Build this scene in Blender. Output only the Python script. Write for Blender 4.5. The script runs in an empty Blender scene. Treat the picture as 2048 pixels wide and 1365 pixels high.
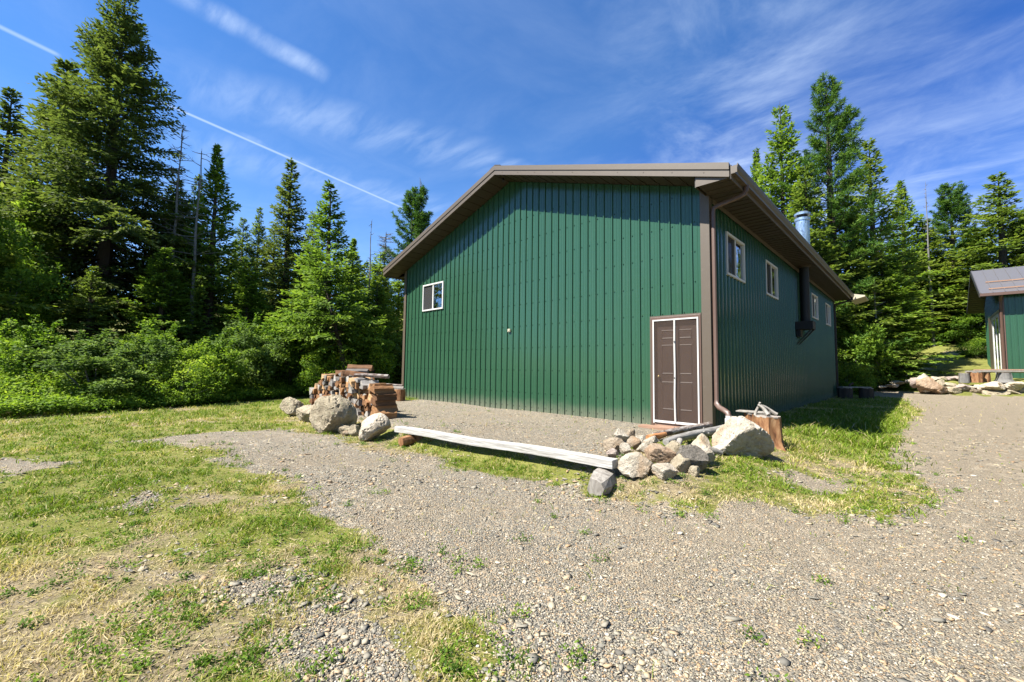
import bpy, math, random
import numpy as np
from mathutils import Matrix, Vector
random.seed(5); RNG = np.random.default_rng(11)
SC = bpy.context.scene
# ---------------------------------------------------------------- camera
CAM = (2.9633, -8.5436, 1.1501); PITCH, ROLL, YAW = 0.0646, 0.013, 0.7736
F_ = Vector((-math.sin(YAW)*math.cos(PITCH), math.cos(YAW)*math.cos(PITCH), math.sin(PITCH)))
R_ = F_.cross(Vector((0, 0, 1))).normalized(); U_ = R_.cross(F_)
R2 = R_*math.cos(ROLL)+U_*math.sin(ROLL); U2 = U_*math.cos(ROLL)-R_*math.sin(ROLL)
cd = bpy.data.cameras.new('camera'); cam = bpy.data.objects.new('camera', cd); SC.collection.objects.link(cam)
cam.matrix_world = Matrix(((R2.x, U2.x, -F_.x, CAM[0]), (R2.y, U2.y, -F_.y, CAM[1]), (R2.z, U2.z, -F_.z, CAM[2]), (0, 0, 0, 1)))
cd.sensor_width = 36; cd.lens = 36*842.793/2048; cd.clip_start = .05; cd.clip_end = 3000
SC.camera = cam
# ---------------------------------------------------------------- light
SUN = Vector((-0.45, -1.0, 1.42)).normalized()       # towards the sun
EXPOSURE = 1.60; SUN_E = 5.0; SKY_E = 0.05
SC.view_settings.view_transform = 'Standard'; SC.view_settings.look = 'None'
SC.view_settings.exposure = EXPOSURE; SC.view_settings.gamma = 1.0
sl = bpy.data.lights.new('sun', 'SUN'); sl.energy = SUN_E; sl.angle = math.radians(.5); sl.color = (1, .955, .87)
so = bpy.data.objects.new('sun', sl); SC.collection.objects.link(so)
so.rotation_euler = SUN.to_track_quat('Z', 'Y').to_euler()
W = bpy.data.worlds.new('World'); SC.world = W; W.use_nodes = True

AL = .60      # base colours scaled down so the raised exposure mainly brightens the sky
class NT:
    def __init__(s, nt): s.nt = nt; s.N = nt.nodes; s.L = nt.links
    def n(s, t, **kw):
        x = s.N.new(t)
        for k, v in kw.items():
            if k == 'i':
                for a, b in v.items(): s.put(x.inputs[a], b)
            else: setattr(x, k, v)
        return x
    def put(s, sock, v):
        if isinstance(v, bpy.types.NodeSocket): s.L.new(v, sock)
        else: sock.default_value = v
    def m(s, op, a, b=0.0, c=None, clamp=False):
        x = s.n('ShaderNodeMath', operation=op, use_clamp=clamp); s.put(x.inputs[0], a); s.put(x.inputs[1], b)
        if c is not None: s.put(x.inputs[2], c)
        return x.outputs[0]
    def vm(s, op, a, b=None, out=0):
        x = s.n('ShaderNodeVectorMath', operation=op); s.put(x.inputs[0], a)
        if b is not None: s.put(x.inputs[1], b)
        return x.outputs[out]
    def dot(s, a, b): return s.vm('DOT_PRODUCT', a, b, 'Value')
    def mix(s, f, a, b, mode='MIX'):
        x = s.n('ShaderNodeMix', data_type='RGBA', blend_type=mode); s.put(x.inputs[0], f)
        s.put(x.inputs[6], a if isinstance(a, bpy.types.NodeSocket) else (*a[:3], 1)); s.put(x.inputs[7], b if isinstance(b, bpy.types.NodeSocket) else (*b[:3], 1))
        return x.outputs[2]
    def noise(s, vec, scale, detail=4, rough=.55, dist=0.0, out=0):
        x = s.n('ShaderNodeTexNoise'); x.inputs['Scale'].default_value = scale; x.inputs['Detail'].default_value = detail
        x.inputs['Roughness'].default_value = rough; x.inputs['Distortion'].default_value = dist
        if vec is not None: s.L.new(vec, x.inputs['Vector'])
        return x.outputs[out]
    def sstep(s, v, a, b):
        x = s.n('ShaderNodeMapRange', interpolation_type='SMOOTHSTEP'); s.put(x.inputs[0], v)
        x.inputs[1].default_value = a; x.inputs[2].default_value = b; return x.outputs[0]
    def ramp(s, v, pts):
        x = s.n('ShaderNodeValToRGB'); s.put(x.inputs[0], v); e = x.color_ramp.elements
        while len(e) < len(pts): e.new(.5)
        for i, (p, c) in enumerate(pts): e[i].position = p; e[i].color = (*c, 1)
        return x.outputs[0]

def build_world():
    t = NT(W.node_tree); t.N.clear()
    out = t.n('ShaderNodeOutputWorld'); bg = t.n('ShaderNodeBackground'); t.L.new(bg.outputs[0], out.inputs[0])
    sky = t.n('ShaderNodeTexSky'); sky.sky_type = 'NISHITA'; sky.sun_disc = False
    sky.sun_elevation = math.asin(SUN.z); sky.sun_rotation = math.atan2(SUN.x, SUN.y)
    sky.altitude = 1200; sky.air_density = 1.0; sky.dust_density = .25; sky.ozone_density = 3.2
    d = t.vm('NORMALIZE', t.n('ShaderNodeTexCoord').outputs['Generated'])
    sep = t.n('ShaderNodeSeparateXYZ'); t.L.new(d, sep.inputs[0])
    z = t.m('MAXIMUM', sep.outputs[2], .03)
    com = t.n('ShaderNodeCombineXYZ'); t.L.new(t.m('DIVIDE', sep.outputs[0], z), com.inputs[0]); t.L.new(t.m('DIVIDE', sep.outputs[1], z), com.inputs[1])
    pl = com.outputs[0]
    wob = t.vm('SUBTRACT', t.noise(d, 9, 5, .6, out=1), (.5, .5, .5))
    dw = t.vm('ADD', d, t.vm('MULTIPLY', wob, (.02, .02, .02)))
    # cirrus sheet on the right: stretched cloud layer
    def layer(ang, sc, seed, lo, hi):
        mp = t.n('ShaderNodeMapping'); t.L.new(pl, mp.inputs[0]); mp.inputs['Rotation'].default_value = (0, 0, ang); mp.inputs['Scale'].default_value = sc; mp.inputs['Location'].default_value = (seed, seed*.7, 0)
        return t.sstep(t.noise(mp.outputs[0], 1.0, 9, .62, .35), lo, hi)
    sheet = layer(math.radians(28), (1.5, 2.7, 1), 3.1, .34, .98)
    sheet = t.m('MAXIMUM', sheet, t.m('MULTIPLY', layer(math.radians(-12), (1.6, .8, 1), 8.4, .45, .8), .8))
    right = t.m('MULTIPLY', t.sstep(t.dot(d, (.70, .70, .02)), .10, .55), t.m('SUBTRACT', 1.0, t.m('MULTIPLY', t.sstep(t.dot(d, (.14, .84, .52)), .93, .985), .6)))
    cl = t.m('MULTIPLY', t.m('MULTIPLY', sheet, t.m('ADD', t.m('MULTIPLY', right, .85), .15)), .85)
    mp_ = t.n('ShaderNodeMapping'); t.L.new(pl, mp_.inputs[0]); mp_.inputs['Rotation'].default_value = (0, 0, math.radians(-75)); mp_.inputs['Scale'].default_value = (1.2, 5.0, 1)
    streak = t.noise(mp_.outputs[0], 2.0, 8, .6, .3)
    def trail(N, M, half, w, amt, rough_amt=0.0, asym=0.0):
        dd = dw if rough_amt else d
        a = t.m('ABSOLUTE', t.dot(dd, N))
        band = t.m('SUBTRACT', 1.0, t.sstep(a, w*.05, w))
        al = t.dot(d, M); lim = t.sstep(al, half-(1-half)*.25, half+(1-half)*.35)
        v = t.m('MULTIPLY', t.m('MULTIPLY', band, lim), amt)
        if rough_amt:
            v = t.m('MULTIPLY', v, t.sstep(streak, .22, .78))
        return v
    for args in (((-.4388, -.1506, -.8859), (-.887, -.0853, .4539), .9992, .0045, .32, 0),
                 ((-.442, -.096, -.8919), (-.8705, .286, .4006), .975, .0034, .42, 0),
                 ((-.442, -.096, -.8919), (-.8505, .340, .4006), .985, .012, .22, 1),
                 ((-.5831, -.0604, -.8102), (-.8047, .1797, .5658), .9927, .024, .42, 1),
                 ((-.4526, .1631, -.8767), (-.7969, .3672, .4797), .957, .062, .26, 1),
                 ((-.4526, .1631, -.8767), (-.70, .54, .4667), .985, .022, .24, 1),
                 ((-.3839, .0531, -.9219), (-.8585, .3472, .3775), .965, .05, .22, 1)):
        cl = t.m('MAXIMUM', cl, trail(*args))
    # thin veil that brightens towards the horizon
    veil = t.m('MULTIPLY', t.m('SUBTRACT', 1.0, t.sstep(sep.outputs[2], .05, .75)), t.m('ADD', .0, t.m('MULTIPLY', t.noise(pl, .9, 4), .12)))
    veil = t.m('ADD', veil, t.m('MULTIPLY', t.m('SUBTRACT', 1.0, t.sstep(sep.outputs[2], .0, .45)), .16))
    cl = t.m('ADD', cl, veil, clamp=True)
    pol = t.m('SUBTRACT', 1.0, t.sstep(t.dot(d, tuple(SUN)), -.16, .16))
    skc = t.mix(1.0, sky.outputs[0], (.60, 1.10, 1.56), 'MULTIPLY')
    skc = t.mix(pol, skc, t.mix(1.0, skc, (.42, .62, .86), 'MULTIPLY'))
    col = t.mix(cl, skc, (6.6, 7.8, 9.4))
    t.L.new(col, bg.inputs[0]); bg.inputs[1].default_value = SKY_E
build_world()

# ---------------------------------------------------------------- helpers
def sm(x, a, b):
    t = np.clip((np.asarray(x, float)-a)/(b-a), 0, 1); return t*t*(3-2*t)
def T(x, y):
    x = np.asarray(x, float); y = np.asarray(y, float)
    pad = sm(y, -4.55, -3.95)*sm(x, -13, -11)*(1-sm(x, .7, 2.2)*(1-sm(y, 0, 7)))
    z = -.22*(1-np.maximum(pad, sm(y, 2, 9)))
    q = np.maximum(np.minimum(y, 58)-10, 0); z = z+.0016*np.minimum(q, 45)**2+.14*np.maximum(q-45, 0)
    z = z+.006*np.clip(y-24, 0, 20)**2+.144*np.maximum(np.minimum(y, 58)-44, 0)
    z = z+.64*sm(x, 2.8, 4.2)*sm(y-.83*(np.minimum(x, 6)-3.4), 20.9, 22.0)*(1-sm(y, 34, 44))
    d = -x*.93-15.5; z = z+.07*np.maximum(d, 0)**1.15*(1-sm(d, 60, 120)*.3)
    return z
_P = RNG.permutation(256)
def vnoise(x, y, s=1.0, seed=0):
    x = np.asarray(x, float)*s+seed*17.3+1000; y = np.asarray(y, float)*s+seed*9.1+1000
    xi = np.floor(x).astype(int); yi = np.floor(y).astype(int); fx = x-xi; fy = y-yi
    fx = fx*fx*(3-2*fx); fy = fy*fy*(3-2*fy)
    h = lambda a, b: _P[(_P[a & 255]+b) & 255]/255.0
    return (h(xi, yi)*(1-fx)+h(xi+1, yi)*fx)*(1-fy)+(h(xi, yi+1)*(1-fx)+h(xi+1, yi+1)*fx)*fy
def fbm(x, y, s=1.0, seed=0, o=4):
    v = 0; a = .5; t = 0
    for i in range(o): v = v+a*vnoise(x, y, s, seed+i*3); t += a; a *= .5; s *= 2.03
    return v/t
def link(o, parent=None):
    SC.collection.objects.link(o)
    if parent is not None: o.parent = parent
    return o
def tag(o, label=None, cat=None, group=None, kind=None):
    if label: o['label'] = label
    if cat: o['category'] = cat
    if group: o['group'] = group
    if kind: o['kind'] = kind
    return o
def empty(name, label, cat, loc=(0, 0, 0), rz=0, group=None):
    o = bpy.data.objects.new(name, None); o.location = loc; o.rotation_euler = (0, 0, rz); o.empty_display_size = .2
    link(o); return tag(o, label, cat, group)
def copy_tree(o, parent=None):
    c = o.copy(); link(c, parent)
    for ch in list(o.children): copy_tree(ch, c)
    return c
class MB:
    def __init__(s): s.v = []; s.f = []
    def add(s, v, f):
        b = len(s.v); s.v += [tuple(map(float, p)) for p in v]; s.f += [tuple(b+i for i in q) for q in f]
    def box(s, x0, x1, y0, y1, z0, z1):
        s.add([(x0, y0, z0), (x1, y0, z0), (x1, y1, z0), (x0, y1, z0), (x0, y0, z1), (x1, y0, z1), (x1, y1, z1), (x0, y1, z1)],
              [(0, 3, 2, 1), (4, 5, 6, 7), (0, 1, 5, 4), (1, 2, 6, 5), (2, 3, 7, 6), (3, 0, 4, 7)])
    def prism(s, poly, a, b, axis='y'):
        n = len(poly)
        def P(p, t): return (p[0], t, p[1]) if axis == 'y' else ((t, p[0], p[1]) if axis == 'x' else (p[0], p[1], t))
        s.add([P(p, a) for p in poly]+[P(p, b) for p in poly], [tuple(range(n))[::-1], tuple(range(n, 2*n))]+[(i, (i+1) % n, n+(i+1) % n, n+i) for i in range(n)])
    def tube(s, pts, rads, n=10, cap=True, sx=1.0, wob=0.0, seed=0):
        rg = random.Random(seed); b = len(s.v); pts = [Vector(p) for p in pts]
        ph = [rg.uniform(-1, 1)*wob for _ in range(n)]
        up = None
        for i, p in enumerate(pts):
            d = (pts[min(i+1, len(pts)-1)]-pts[max(i-1, 0)]).normalized()
            if up is None:
                up = Vector((0, 0, 1)) if abs(d.z) < .9 else Vector((1, 0, 0))
            a = d.cross(up).normalized(); c = a.cross(d).normalized(); up = c
            r = rads[i] if hasattr(rads, '__len__') else rads
            for k in range(n):
                t = 2*math.pi*k/n; rr = r*(1+ph[k]+(rg.uniform(-1, 1)*wob*.35 if wob else 0))
                s.v.append(tuple(p+a*math.cos(t)*rr*sx+c*math.sin(t)*rr))
        m = len(pts)
        for i in range(m-1):
            for k in range(n):
                s.f.append((b+i*n+k, b+i*n+(k+1) % n, b+(i+1)*n+(k+1) % n, b+(i+1)*n+k))
        if cap: s.f.append(tuple(b+k for k in range(n))[::-1]); s.f.append(tuple(b+(m-1)*n+k for k in range(n)))
    def build(s, name, mat, parent=None, smooth=False, bevel=0, mats=None):
        me = bpy.data.meshes.new(name); me.from_pydata(s.v, [], s.f); me.update()
        if mats:
            for m in mats: me.materials.append(m)
        else: me.materials.append(mat)
        if smooth:
            me.polygons.foreach_set('use_smooth', [True]*len(me.polygons))
            try: me.set_sharp_from_angle(angle=math.radians(40))
            except Exception: pass
        o = bpy.data.objects.new(name, me); link(o, parent)
        if bevel:
            b = o.modifiers.new('bevel', 'BEVEL'); b.width = bevel; b.segments = 2; b.limit_method = 'ANGLE'; b.angle_limit = math.radians(50)
        return o
def quads_mesh(name, V, mat, nper=4, tint=None, smooth=False):
    """V: (n*nper,3) array, each run of nper verts is one face"""
    V = np.asarray(V, np.float32).reshape(-1, 3); nf = len(V)//nper
    me = bpy.data.meshes.new(name); me.vertices.add(len(V)); me.vertices.foreach_set('co', V.ravel())
    me.loops.add(nf*nper); me.loops.foreach_set('vertex_index', np.arange(nf*nper, dtype=np.int32))
    me.polygons.add(nf); me.polygons.foreach_set('loop_start', np.arange(0, nf*nper, nper, dtype=np.int32))
    me.polygons.foreach_set('loop_total', np.full(nf, nper, np.int32))
    me.update(calc_edges=True)
    if tint is not None:
        a = me.attributes.new('tint', 'FLOAT', 'FACE'); a.data.foreach_set('value', np.asarray(tint, np.float32))
    if smooth: me.polygons.foreach_set('use_smooth', [True]*nf)
    me.materials.append(mat); return me
def idx_mesh(name, V, Fc, mat, tint=None, k=3):
    me = bpy.data.meshes.new(name); V = np.asarray(V, np.float32); Fc = np.asarray(Fc, np.int32)
    me.vertices.add(len(V)); me.vertices.foreach_set('co', V.ravel()); n = len(Fc)
    me.loops.add(n*k); me.loops.foreach_set('vertex_index', Fc.ravel()); me.polygons.add(n)
    me.polygons.foreach_set('loop_start', np.arange(0, n*k, k, dtype=np.int32)); me.polygons.foreach_set('loop_total', np.full(n, k, np.int32))
    me.update(calc_edges=True)
    if tint is not None:
        a = me.attributes.new('tint', 'FLOAT', 'FACE'); a.data.foreach_set('value', np.asarray(tint, np.float32))
    me.materials.append(mat); return me

# ---------------------------------------------------------------- materials
def mat(name): 
    m = bpy.data.materials.new(name); m.use_nodes = True; t = NT(m.node_tree); t.N.clear()
    o = t.n('ShaderNodeOutputMaterial'); return m, t, o
def pbr(t, o, col, rough=.6, metal=0.0, bump=None, bs=.3, bd=.01, spec=.5, coat=0):
    b = t.n('ShaderNodeBsdfPrincipled')
    t.put(b.inputs['Base Color'], col if isinstance(col, bpy.types.NodeSocket) else (*col, 1)); t.put(b.inputs['Roughness'], rough)
    b.inputs['Metallic'].default_value = metal; b.inputs['Specular IOR Level'].default_value = spec
    if bump is not None:
        x = t.n('ShaderNodeBump'); x.inputs['Strength'].default_value = bs; x.inputs['Distance'].default_value = bd
        t.L.new(bump, x.inputs['Height']); t.L.new(x.outputs[0], b.inputs['Normal'])
    t.L.new(b.outputs[0], o.inputs[0]); return b
def painted(name, col, rough=.4, var=.12, dirt=None, metal=0.0, spec=.5, dust_z=False):
    col = tuple(c*(AL*.80 if max(col) < .6 else .62) for c in col)
    m, t, o = mat(name); P = t.n('ShaderNodeNewGeometry').outputs['Position']
    n = t.noise(P, 1.3, 6, .6); n2 = t.noise(P, 14, 4, .6)
    c = t.mix(t.m('MULTIPLY', n, var*2), col, tuple(x*.75 for x in col))
    c = t.mix(t.m('MULTIPLY', t.sstep(n2, .6, .8), .12), c, (.22, .2, .16))
    if dust_z:                                    # every sheet of cladding has weathered a little differently
        sx = t.n('ShaderNodeSeparateXYZ'); t.L.new(P, sx.inputs[0]); wn = t.n('ShaderNodeTexWhiteNoise', noise_dimensions='1D')
        t.L.new(t.m('FLOOR', t.m('DIVIDE', t.m('ADD', sx.outputs[0], sx.outputs[1]), .9144)), wn.inputs['W'])
        c = t.mix(t.m('MULTIPLY', wn.outputs['Value'], .30), c, t.mix(1, c, (.72, .74, .76), 'MULTIPLY'))
    if dust_z:                                    # splashed dust on the bottom of the panels
        s = t.n('ShaderNodeSeparateXYZ'); t.L.new(P, s.inputs[0])
        k = t.m('ADD', s.outputs[2], t.m('MULTIPLY', t.noise(P, 4, 5, .7), -.35))
        c = t.mix(t.m('MULTIPLY', t.m('SUBTRACT', 1.0, t.sstep(k, -.22, .22)), .42), c, (.22, .195, .15))
        mp = t.n('ShaderNodeMapping'); t.L.new(P, mp.inputs[0]); mp.inputs['Scale'].default_value = (9, 9, .5)
        c = t.mix(t.m('MULTIPLY', t.sstep(t.noise(mp.outputs[0], 1, 4, .6), .55, .8), .10), c, (.13, .16, .14))
    r = t.m('ADD', rough, t.m('MULTIPLY', n2, .12))
    pbr(t, o, c, r, metal, t.noise(P, 2.3, 3), .12, .02, spec); return m
M = {}
M['green'] = painted('green_metal', (.052, .152, .082), .13, .10, spec=.48, dust_z=True)
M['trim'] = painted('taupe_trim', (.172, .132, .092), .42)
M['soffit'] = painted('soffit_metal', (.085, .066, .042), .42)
M['downpipe'] = painted('brown_downpipe', (.19, .11, .08), .4)
M['white'] = painted('white_vinyl', (.78, .77, .73), .45, .04)
M['pvc'] = painted('white_pvc', (.8, .8, .78), .35, .03)
M['blackm'] = painted('black_steel', (.006, .006, .007), .6)
M['door'] = painted('brown_door', (.115, .066, .048), .42)
M['cream'] = painted('cream_plastic', (.62, .56, .40), .5)
M['dark'] = painted('dark_interior', (.012, .011, .010), .9)  # near-black colour carries the darkness of the unlit rooms
M['roof'] = painted('brown_roof', (.21, .20, .205), .30, spec=.6)
M['roofbit'] = painted('roof_edge', (.03, .028, .025), .5)
def m_metal():
    m, t, o = mat('galvanised_steel'); P = t.n('ShaderNodeNewGeometry').outputs['Position']
    mp = t.n('ShaderNodeMapping'); t.L.new(P, mp.inputs[0]); mp.inputs['Scale'].default_value = (1, 1, .25)
    n = t.noise(mp.outputs[0], 9, 5, .7, 1.5)
    pbr(t, o, t.ramp(n, [(.3, (.22, .33, .40)), (.52, (.62, .70, .74)), (.6, (.15, .2, .24)), (.7, (.7, .76, .78))]), .28, .85, n, .4, .02); return m
M['steel'] = m_metal()
M['brass'] = painted('brass_knob', (.62, .45, .20), .25, metal=1.0)
def m_glass():
    m, t, o = mat('window_glass'); P = t.n('ShaderNodeNewGeometry').outputs['Position']
    g = t.n('ShaderNodeBsdfGlossy'); g.inputs['Roughness'].default_value = .02; g.inputs['Color'].default_value = (.9, .95, 1, 1)
    tr = t.n('ShaderNodeBsdfTransparent'); tr.inputs[0].default_value = (.55, .6, .58, 1)
    b = t.n('ShaderNodeBump'); b.inputs['Strength'].default_value = .08; b.inputs['Distance'].default_value = .05
    t.L.new(t.noise(P, 1.8, 2), b.inputs['Height']); t.L.new(b.outputs[0], g.inputs['Normal'])
    fr = t.n('ShaderNodeFresnel'); fr.inputs[0].default_value = 1.55
    mx = t.n('ShaderNodeMixShader'); t.L.new(t.m('ADD', t.m('MULTIPLY', fr.outputs[0], 1.0), .26, clamp=True), mx.inputs[0]); t.L.new(tr.outputs[0], mx.inputs[1]); t.L.new(g.outputs[0], mx.inputs[2])
    t.L.new(mx.outputs[0], o.inputs[0]); return m
M['glass'] = m_glass()
def m_screen(name, col, op):
    m, t, o = mat(name)
    d = t.n('ShaderNodeBsdfDiffuse'); d.inputs[0].default_value = (*col, 1); tr = t.n('ShaderNodeBsdfTransparent')
    P = t.n('ShaderNodeNewGeometry').outputs['Position']
    mx = t.n('ShaderNodeMixShader'); t.L.new(t.m('ADD', op-.08, t.m('MULTIPLY', t.noise(P, 3, 3), .16)), mx.inputs[0]); t.L.new(tr.outputs[0], mx.inputs[1]); t.L.new(d.outputs[0], mx.inputs[2]); t.L.new(mx.outputs[0], o.inputs[0]); return m
M['mesh'] = m_screen('insect_mesh', (.075, .055, .045), .50)
M['wmesh'] = m_screen('window_mesh', (.05, .05, .05), .7)
def m_leaf(name, pts, trans=.38, rough=.7):
    if 'needles' in name: pts = [(p, tuple(v*1.25 for v in c)) for p, c in pts]; trans += .10
    m, t, o = mat(name)
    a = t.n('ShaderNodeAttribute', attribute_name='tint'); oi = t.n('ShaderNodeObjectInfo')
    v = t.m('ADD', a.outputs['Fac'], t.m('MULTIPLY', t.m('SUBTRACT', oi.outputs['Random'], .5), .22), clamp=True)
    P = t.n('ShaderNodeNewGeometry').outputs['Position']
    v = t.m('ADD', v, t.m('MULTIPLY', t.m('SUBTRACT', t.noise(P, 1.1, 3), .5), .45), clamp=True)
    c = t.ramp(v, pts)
    d = t.n('ShaderNodeBsdfPrincipled'); t.L.new(c, d.inputs['Base Color']); d.inputs['Roughness'].default_value = rough; d.inputs['Specular IOR Level'].default_value = .18
    tr = t.n('ShaderNodeBsdfTranslucent'); t.L.new(t.mix(.5, c, t.mix(1, c, (1.5, 1.6, .5), 'MULTIPLY')), tr.inputs[0])
    mx = t.n('ShaderNodeMixShader'); mx.inputs[0].default_value = trans; t.L.new(d.outputs[0], mx.inputs[1]); t.L.new(tr.outputs[0], mx.inputs[2]); t.L.new(mx.outputs[0], o.inputs[0]); return m
M['fir'] = m_leaf('fir_needles', [(0, (.035, .062, .014)), (.4, (.085, .128, .024)), (.75, (.165, .205, .036)), (1, (.25, .27, .06))], .33)
M['firdark'] = m_leaf('dark_fir_needles', [(0, (.028, .045, .013)), (.45, (.070, .098, .024)), (.8, (.125, .15, .034)), (1, (.19, .175, .05))], .30)
M['firyel'] = m_leaf('yellow_fir_needles', [(0, (.035, .07, .012)), (.4, (.09, .15, .022)), (.8, (.19, .26, .035)), (1, (.27, .32, .06))], .32)
M['pine'] = m_leaf('pine_needles', [(0, (.018, .050, .012)), (.5, (.060, .125, .020)), (.9, (.13, .20, .030)), (1, (.22, .13, .03))], .2)
M['leaf'] = m_leaf('broad_leaves', [(0, (.05, .105, .012)), (.4, (.125, .21, .022)), (.8, (.25, .34, .035)), (1, (.36, .42, .07))], .42)
M['leafdull'] = m_leaf('dull_leaves', [(0, (.05, .09, .020)), (.4, (.11, .175, .036)), (.8, (.21, .28, .065)), (1, (.33, .38, .14))], .38)
M['blade'] = m_leaf('grass_blades', [(0, (.07, .125, .010)), (.33, (.16, .225, .018)), (.55, (.27, .29, .04)), (.72, (.38, .31, .12)), (1, (.50, .41, .25))], .35, .6)
def m_bark(name, c1, c2, sc=1.0, lich=0.0):
    c1 = tuple(v*.65 for v in c1); c2 = tuple(v*.65 for v in c2)
    m, t, o = mat(name); tc = t.n('ShaderNodeTexCoord').outputs['Object']; mp = t.n('ShaderNodeMapping'); t.L.new(tc, mp.inputs[0]); mp.inputs['Scale'].default_value = (9*sc, 9*sc, 1.6*sc)
    n = t.noise(mp.outputs[0], 2.2, 6, .7, .6); n2 = t.noise(tc, 5*sc, 4, .6)
    c = t.mix(n, c1, c2); c = t.mix(t.m('MULTIPLY', t.sstep(n2, .55, .75), lich), c, (.42, .44, .38))
    pbr(t, o, c, .85, 0, n, .8, .03/sc, .2); return m
M['bark'] = m_bark('bark', (.035, .026, .020), (.13, .10, .08))
M['greybark'] = m_bark('grey_bark', (.10, .095, .09), (.34, .33, .31))
def m_wood(name, stops, axis_scale=(1.2, 14, 14), rough=.8, info=True):
    stops = [(p, tuple(v*.70 for v in c)) for p, c in stops]
    m, t, o = mat(name); tc = t.n('ShaderNodeTexCoord').outputs['Object']; mp = t.n('ShaderNodeMapping'); t.L.new(tc, mp.inputs[0]); mp.inputs['Scale'].default_value = axis_scale
    oi = t.n('ShaderNodeObjectInfo'); t.L.new(t.vm('MULTIPLY', oi.outputs['Location'], (7.3, 5.1, 9.7)), mp.inputs['Location'])
    n = t.noise(mp.outputs[0], 1.6, 6, .68, .5)
    v = t.m('ADD', t.m('MULTIPLY', n, .75), t.m('MULTIPLY', oi.outputs['Random'], .45)) if info else n
    v = t.m('SUBTRACT', v, .1) if info else v
    pbr(t, o, t.ramp(v, stops), rough, 0, n, .7, .012, .2); return m
W_SPLIT = [(.2, (.10, .045, .022)), (.45, (.30, .15, .07)), (.62, (.46, .26, .12)), (.8, (.62, .42, .23))]
W_GREY = [(.2, (.10, .09, .08)), (.45, (.24, .22, .20)), (.65, (.40, .37, .33)), (.85, (.55, .50, .44))]
W_BARK = [(.2, (.06, .035, .02)), (.45, (.17, .085, .04)), (.65, (.33, .17, .075)), (.85, (.45, .27, .13))]
M['split'] = m_wood('split_wood', W_SPLIT, (14, 1.6, 14)); M['splitgrey'] = m_wood('weathered_split_wood', W_GREY, (14, 1.6, 14)); M['splitbark'] = m_wood('firewood_bark', W_BARK, (14, 1.6, 14))
M['beam'] = m_wood('weathered_beam', [(.2, (.16, .145, .12)), (.40, (.36, .34, .31)), (.60, (.58, .565, .53))], (1.6, 26, 26), info=False)
M['stump'] = m_wood('stump_side', [(.32, (.045, .022, .014)), (.44, (.24, .11, .05)), (.60, (.38, .21, .10)), (.78, (.62, .42, .24))], (7, 7, 2.2), info=False)
M['stumptop'] = m_wood('sawn_end', [(.2, (.22, .18, .15)), (.5, (.40, .35, .30)), (.8, (.55, .50, .44))], (6, 6, 6), info=False)
M['log_a'] = m_wood('orange_black_bark', [(.25, (.05, .035, .03)), (.45, (.15, .11, .09)), (.6, (.36, .33, .30)), (.8, (.55, .52, .48))], (12, 12, 5), info=False)
M['log_o'] = m_wood('orange_peeled_wood', [(.25, (.20, .08, .03)), (.5, (.48, .22, .09)), (.8, (.55, .33, .16))], (12, 12, 4), info=False)
M['log_g'] = m_wood('grey_peeled_wood', [(.2, (.11, .10, .09)), (.45, (.28, .265, .24)), (.7, (.46, .44, .41))], (10, 10, 2), info=False)
M['driftwood'] = m_wood('dry_grey_wood', [(.2, (.12, .10, .085)), (.5, (.33, .30, .26)), (.8, (.50, .47, .42))], (12, 12, 4), info=False)
M['board'] = m_wood('old_board', [(.2, (.16, .09, .06)), (.5, (.36, .22, .15)), (.8, (.50, .34, .25))], (1, 14, 14), info=False)
def m_rock(name, a, b, c, stain=(.42, .22, .09), samt=.5, lich=.0):
    a, b, c, stain = [tuple(v*.62 for v in q) for q in (a, b, c, stain)]
    m, t, o = mat(name); tc = t.n('ShaderNodeTexCoord').outputs['Object']; oi = t.n('ShaderNodeObjectInfo')
    v = t.vm('ADD', tc, t.vm('MULTIPLY', oi.outputs['Location'], (3.1, 5.7, 2.3)))
    n = t.noise(v, 5, 8, .65, .4); n2 = t.noise(v, 28, 6, .7); n3 = t.noise(v, 2.4, 4, .6)
    col = t.ramp(t.m('ADD', t.m('MULTIPLY', n, .7), t.m('MULTIPLY', n2, .3)), [(.33, a), (.5, b), (.66, c)])
    col = t.mix(t.m('MULTIPLY', t.sstep(n3, .52, .68), samt), col, stain)
    col = t.mix(t.m('MULTIPLY', t.sstep(n2, .62, .75), .5), col, (.07, .065, .06))
    if lich: col = t.mix(t.m('MULTIPLY', t.sstep(t.noise(v, 9, 5, .7), .56, .66), lich), col, (.33, .33, .2))
    h = t.m('ADD', t.m('MULTIPLY', n, 1.0), t.m('MULTIPLY', n2, .5))
    pbr(t, o, col, .88, 0, h, 1.0, .09, .25); return m
M['r_white'] = m_rock('pale_rock', (.42, .36, .27), (.66, .58, .46), (.80, .74, .62), (.50, .30, .15), samt=.5)
M['r_grey'] = m_rock('grey_rock', (.27, .22, .15), (.50, .42, .29), (.70, .60, .44), (.36, .30, .18), .35, .5)
M['r_dgrey'] = m_rock('dark_grey_rock', (.14, .125, .105), (.27, .24, .20), (.40, .36, .30), samt=.15)
M['r_tan'] = m_rock('tan_rock', (.30, .22, .14), (.47, .37, .26), (.58, .49, .37), samt=.45)
M['r_orange'] = m_rock('orange_rock', (.34, .22, .13), (.50, .35, .23), (.58, .46, .33), samt=.6)
M['r_cream'] = m_rock('cream_rock', (.48, .40, .29), (.72, .62, .48), (.82, .74, .62), (.50, .28, .10), .5)
M['r_pink'] = m_rock('pinkish_rock', (.34, .26, .22), (.50, .40, .34), (.60, .52, .45), samt=.2)
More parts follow.
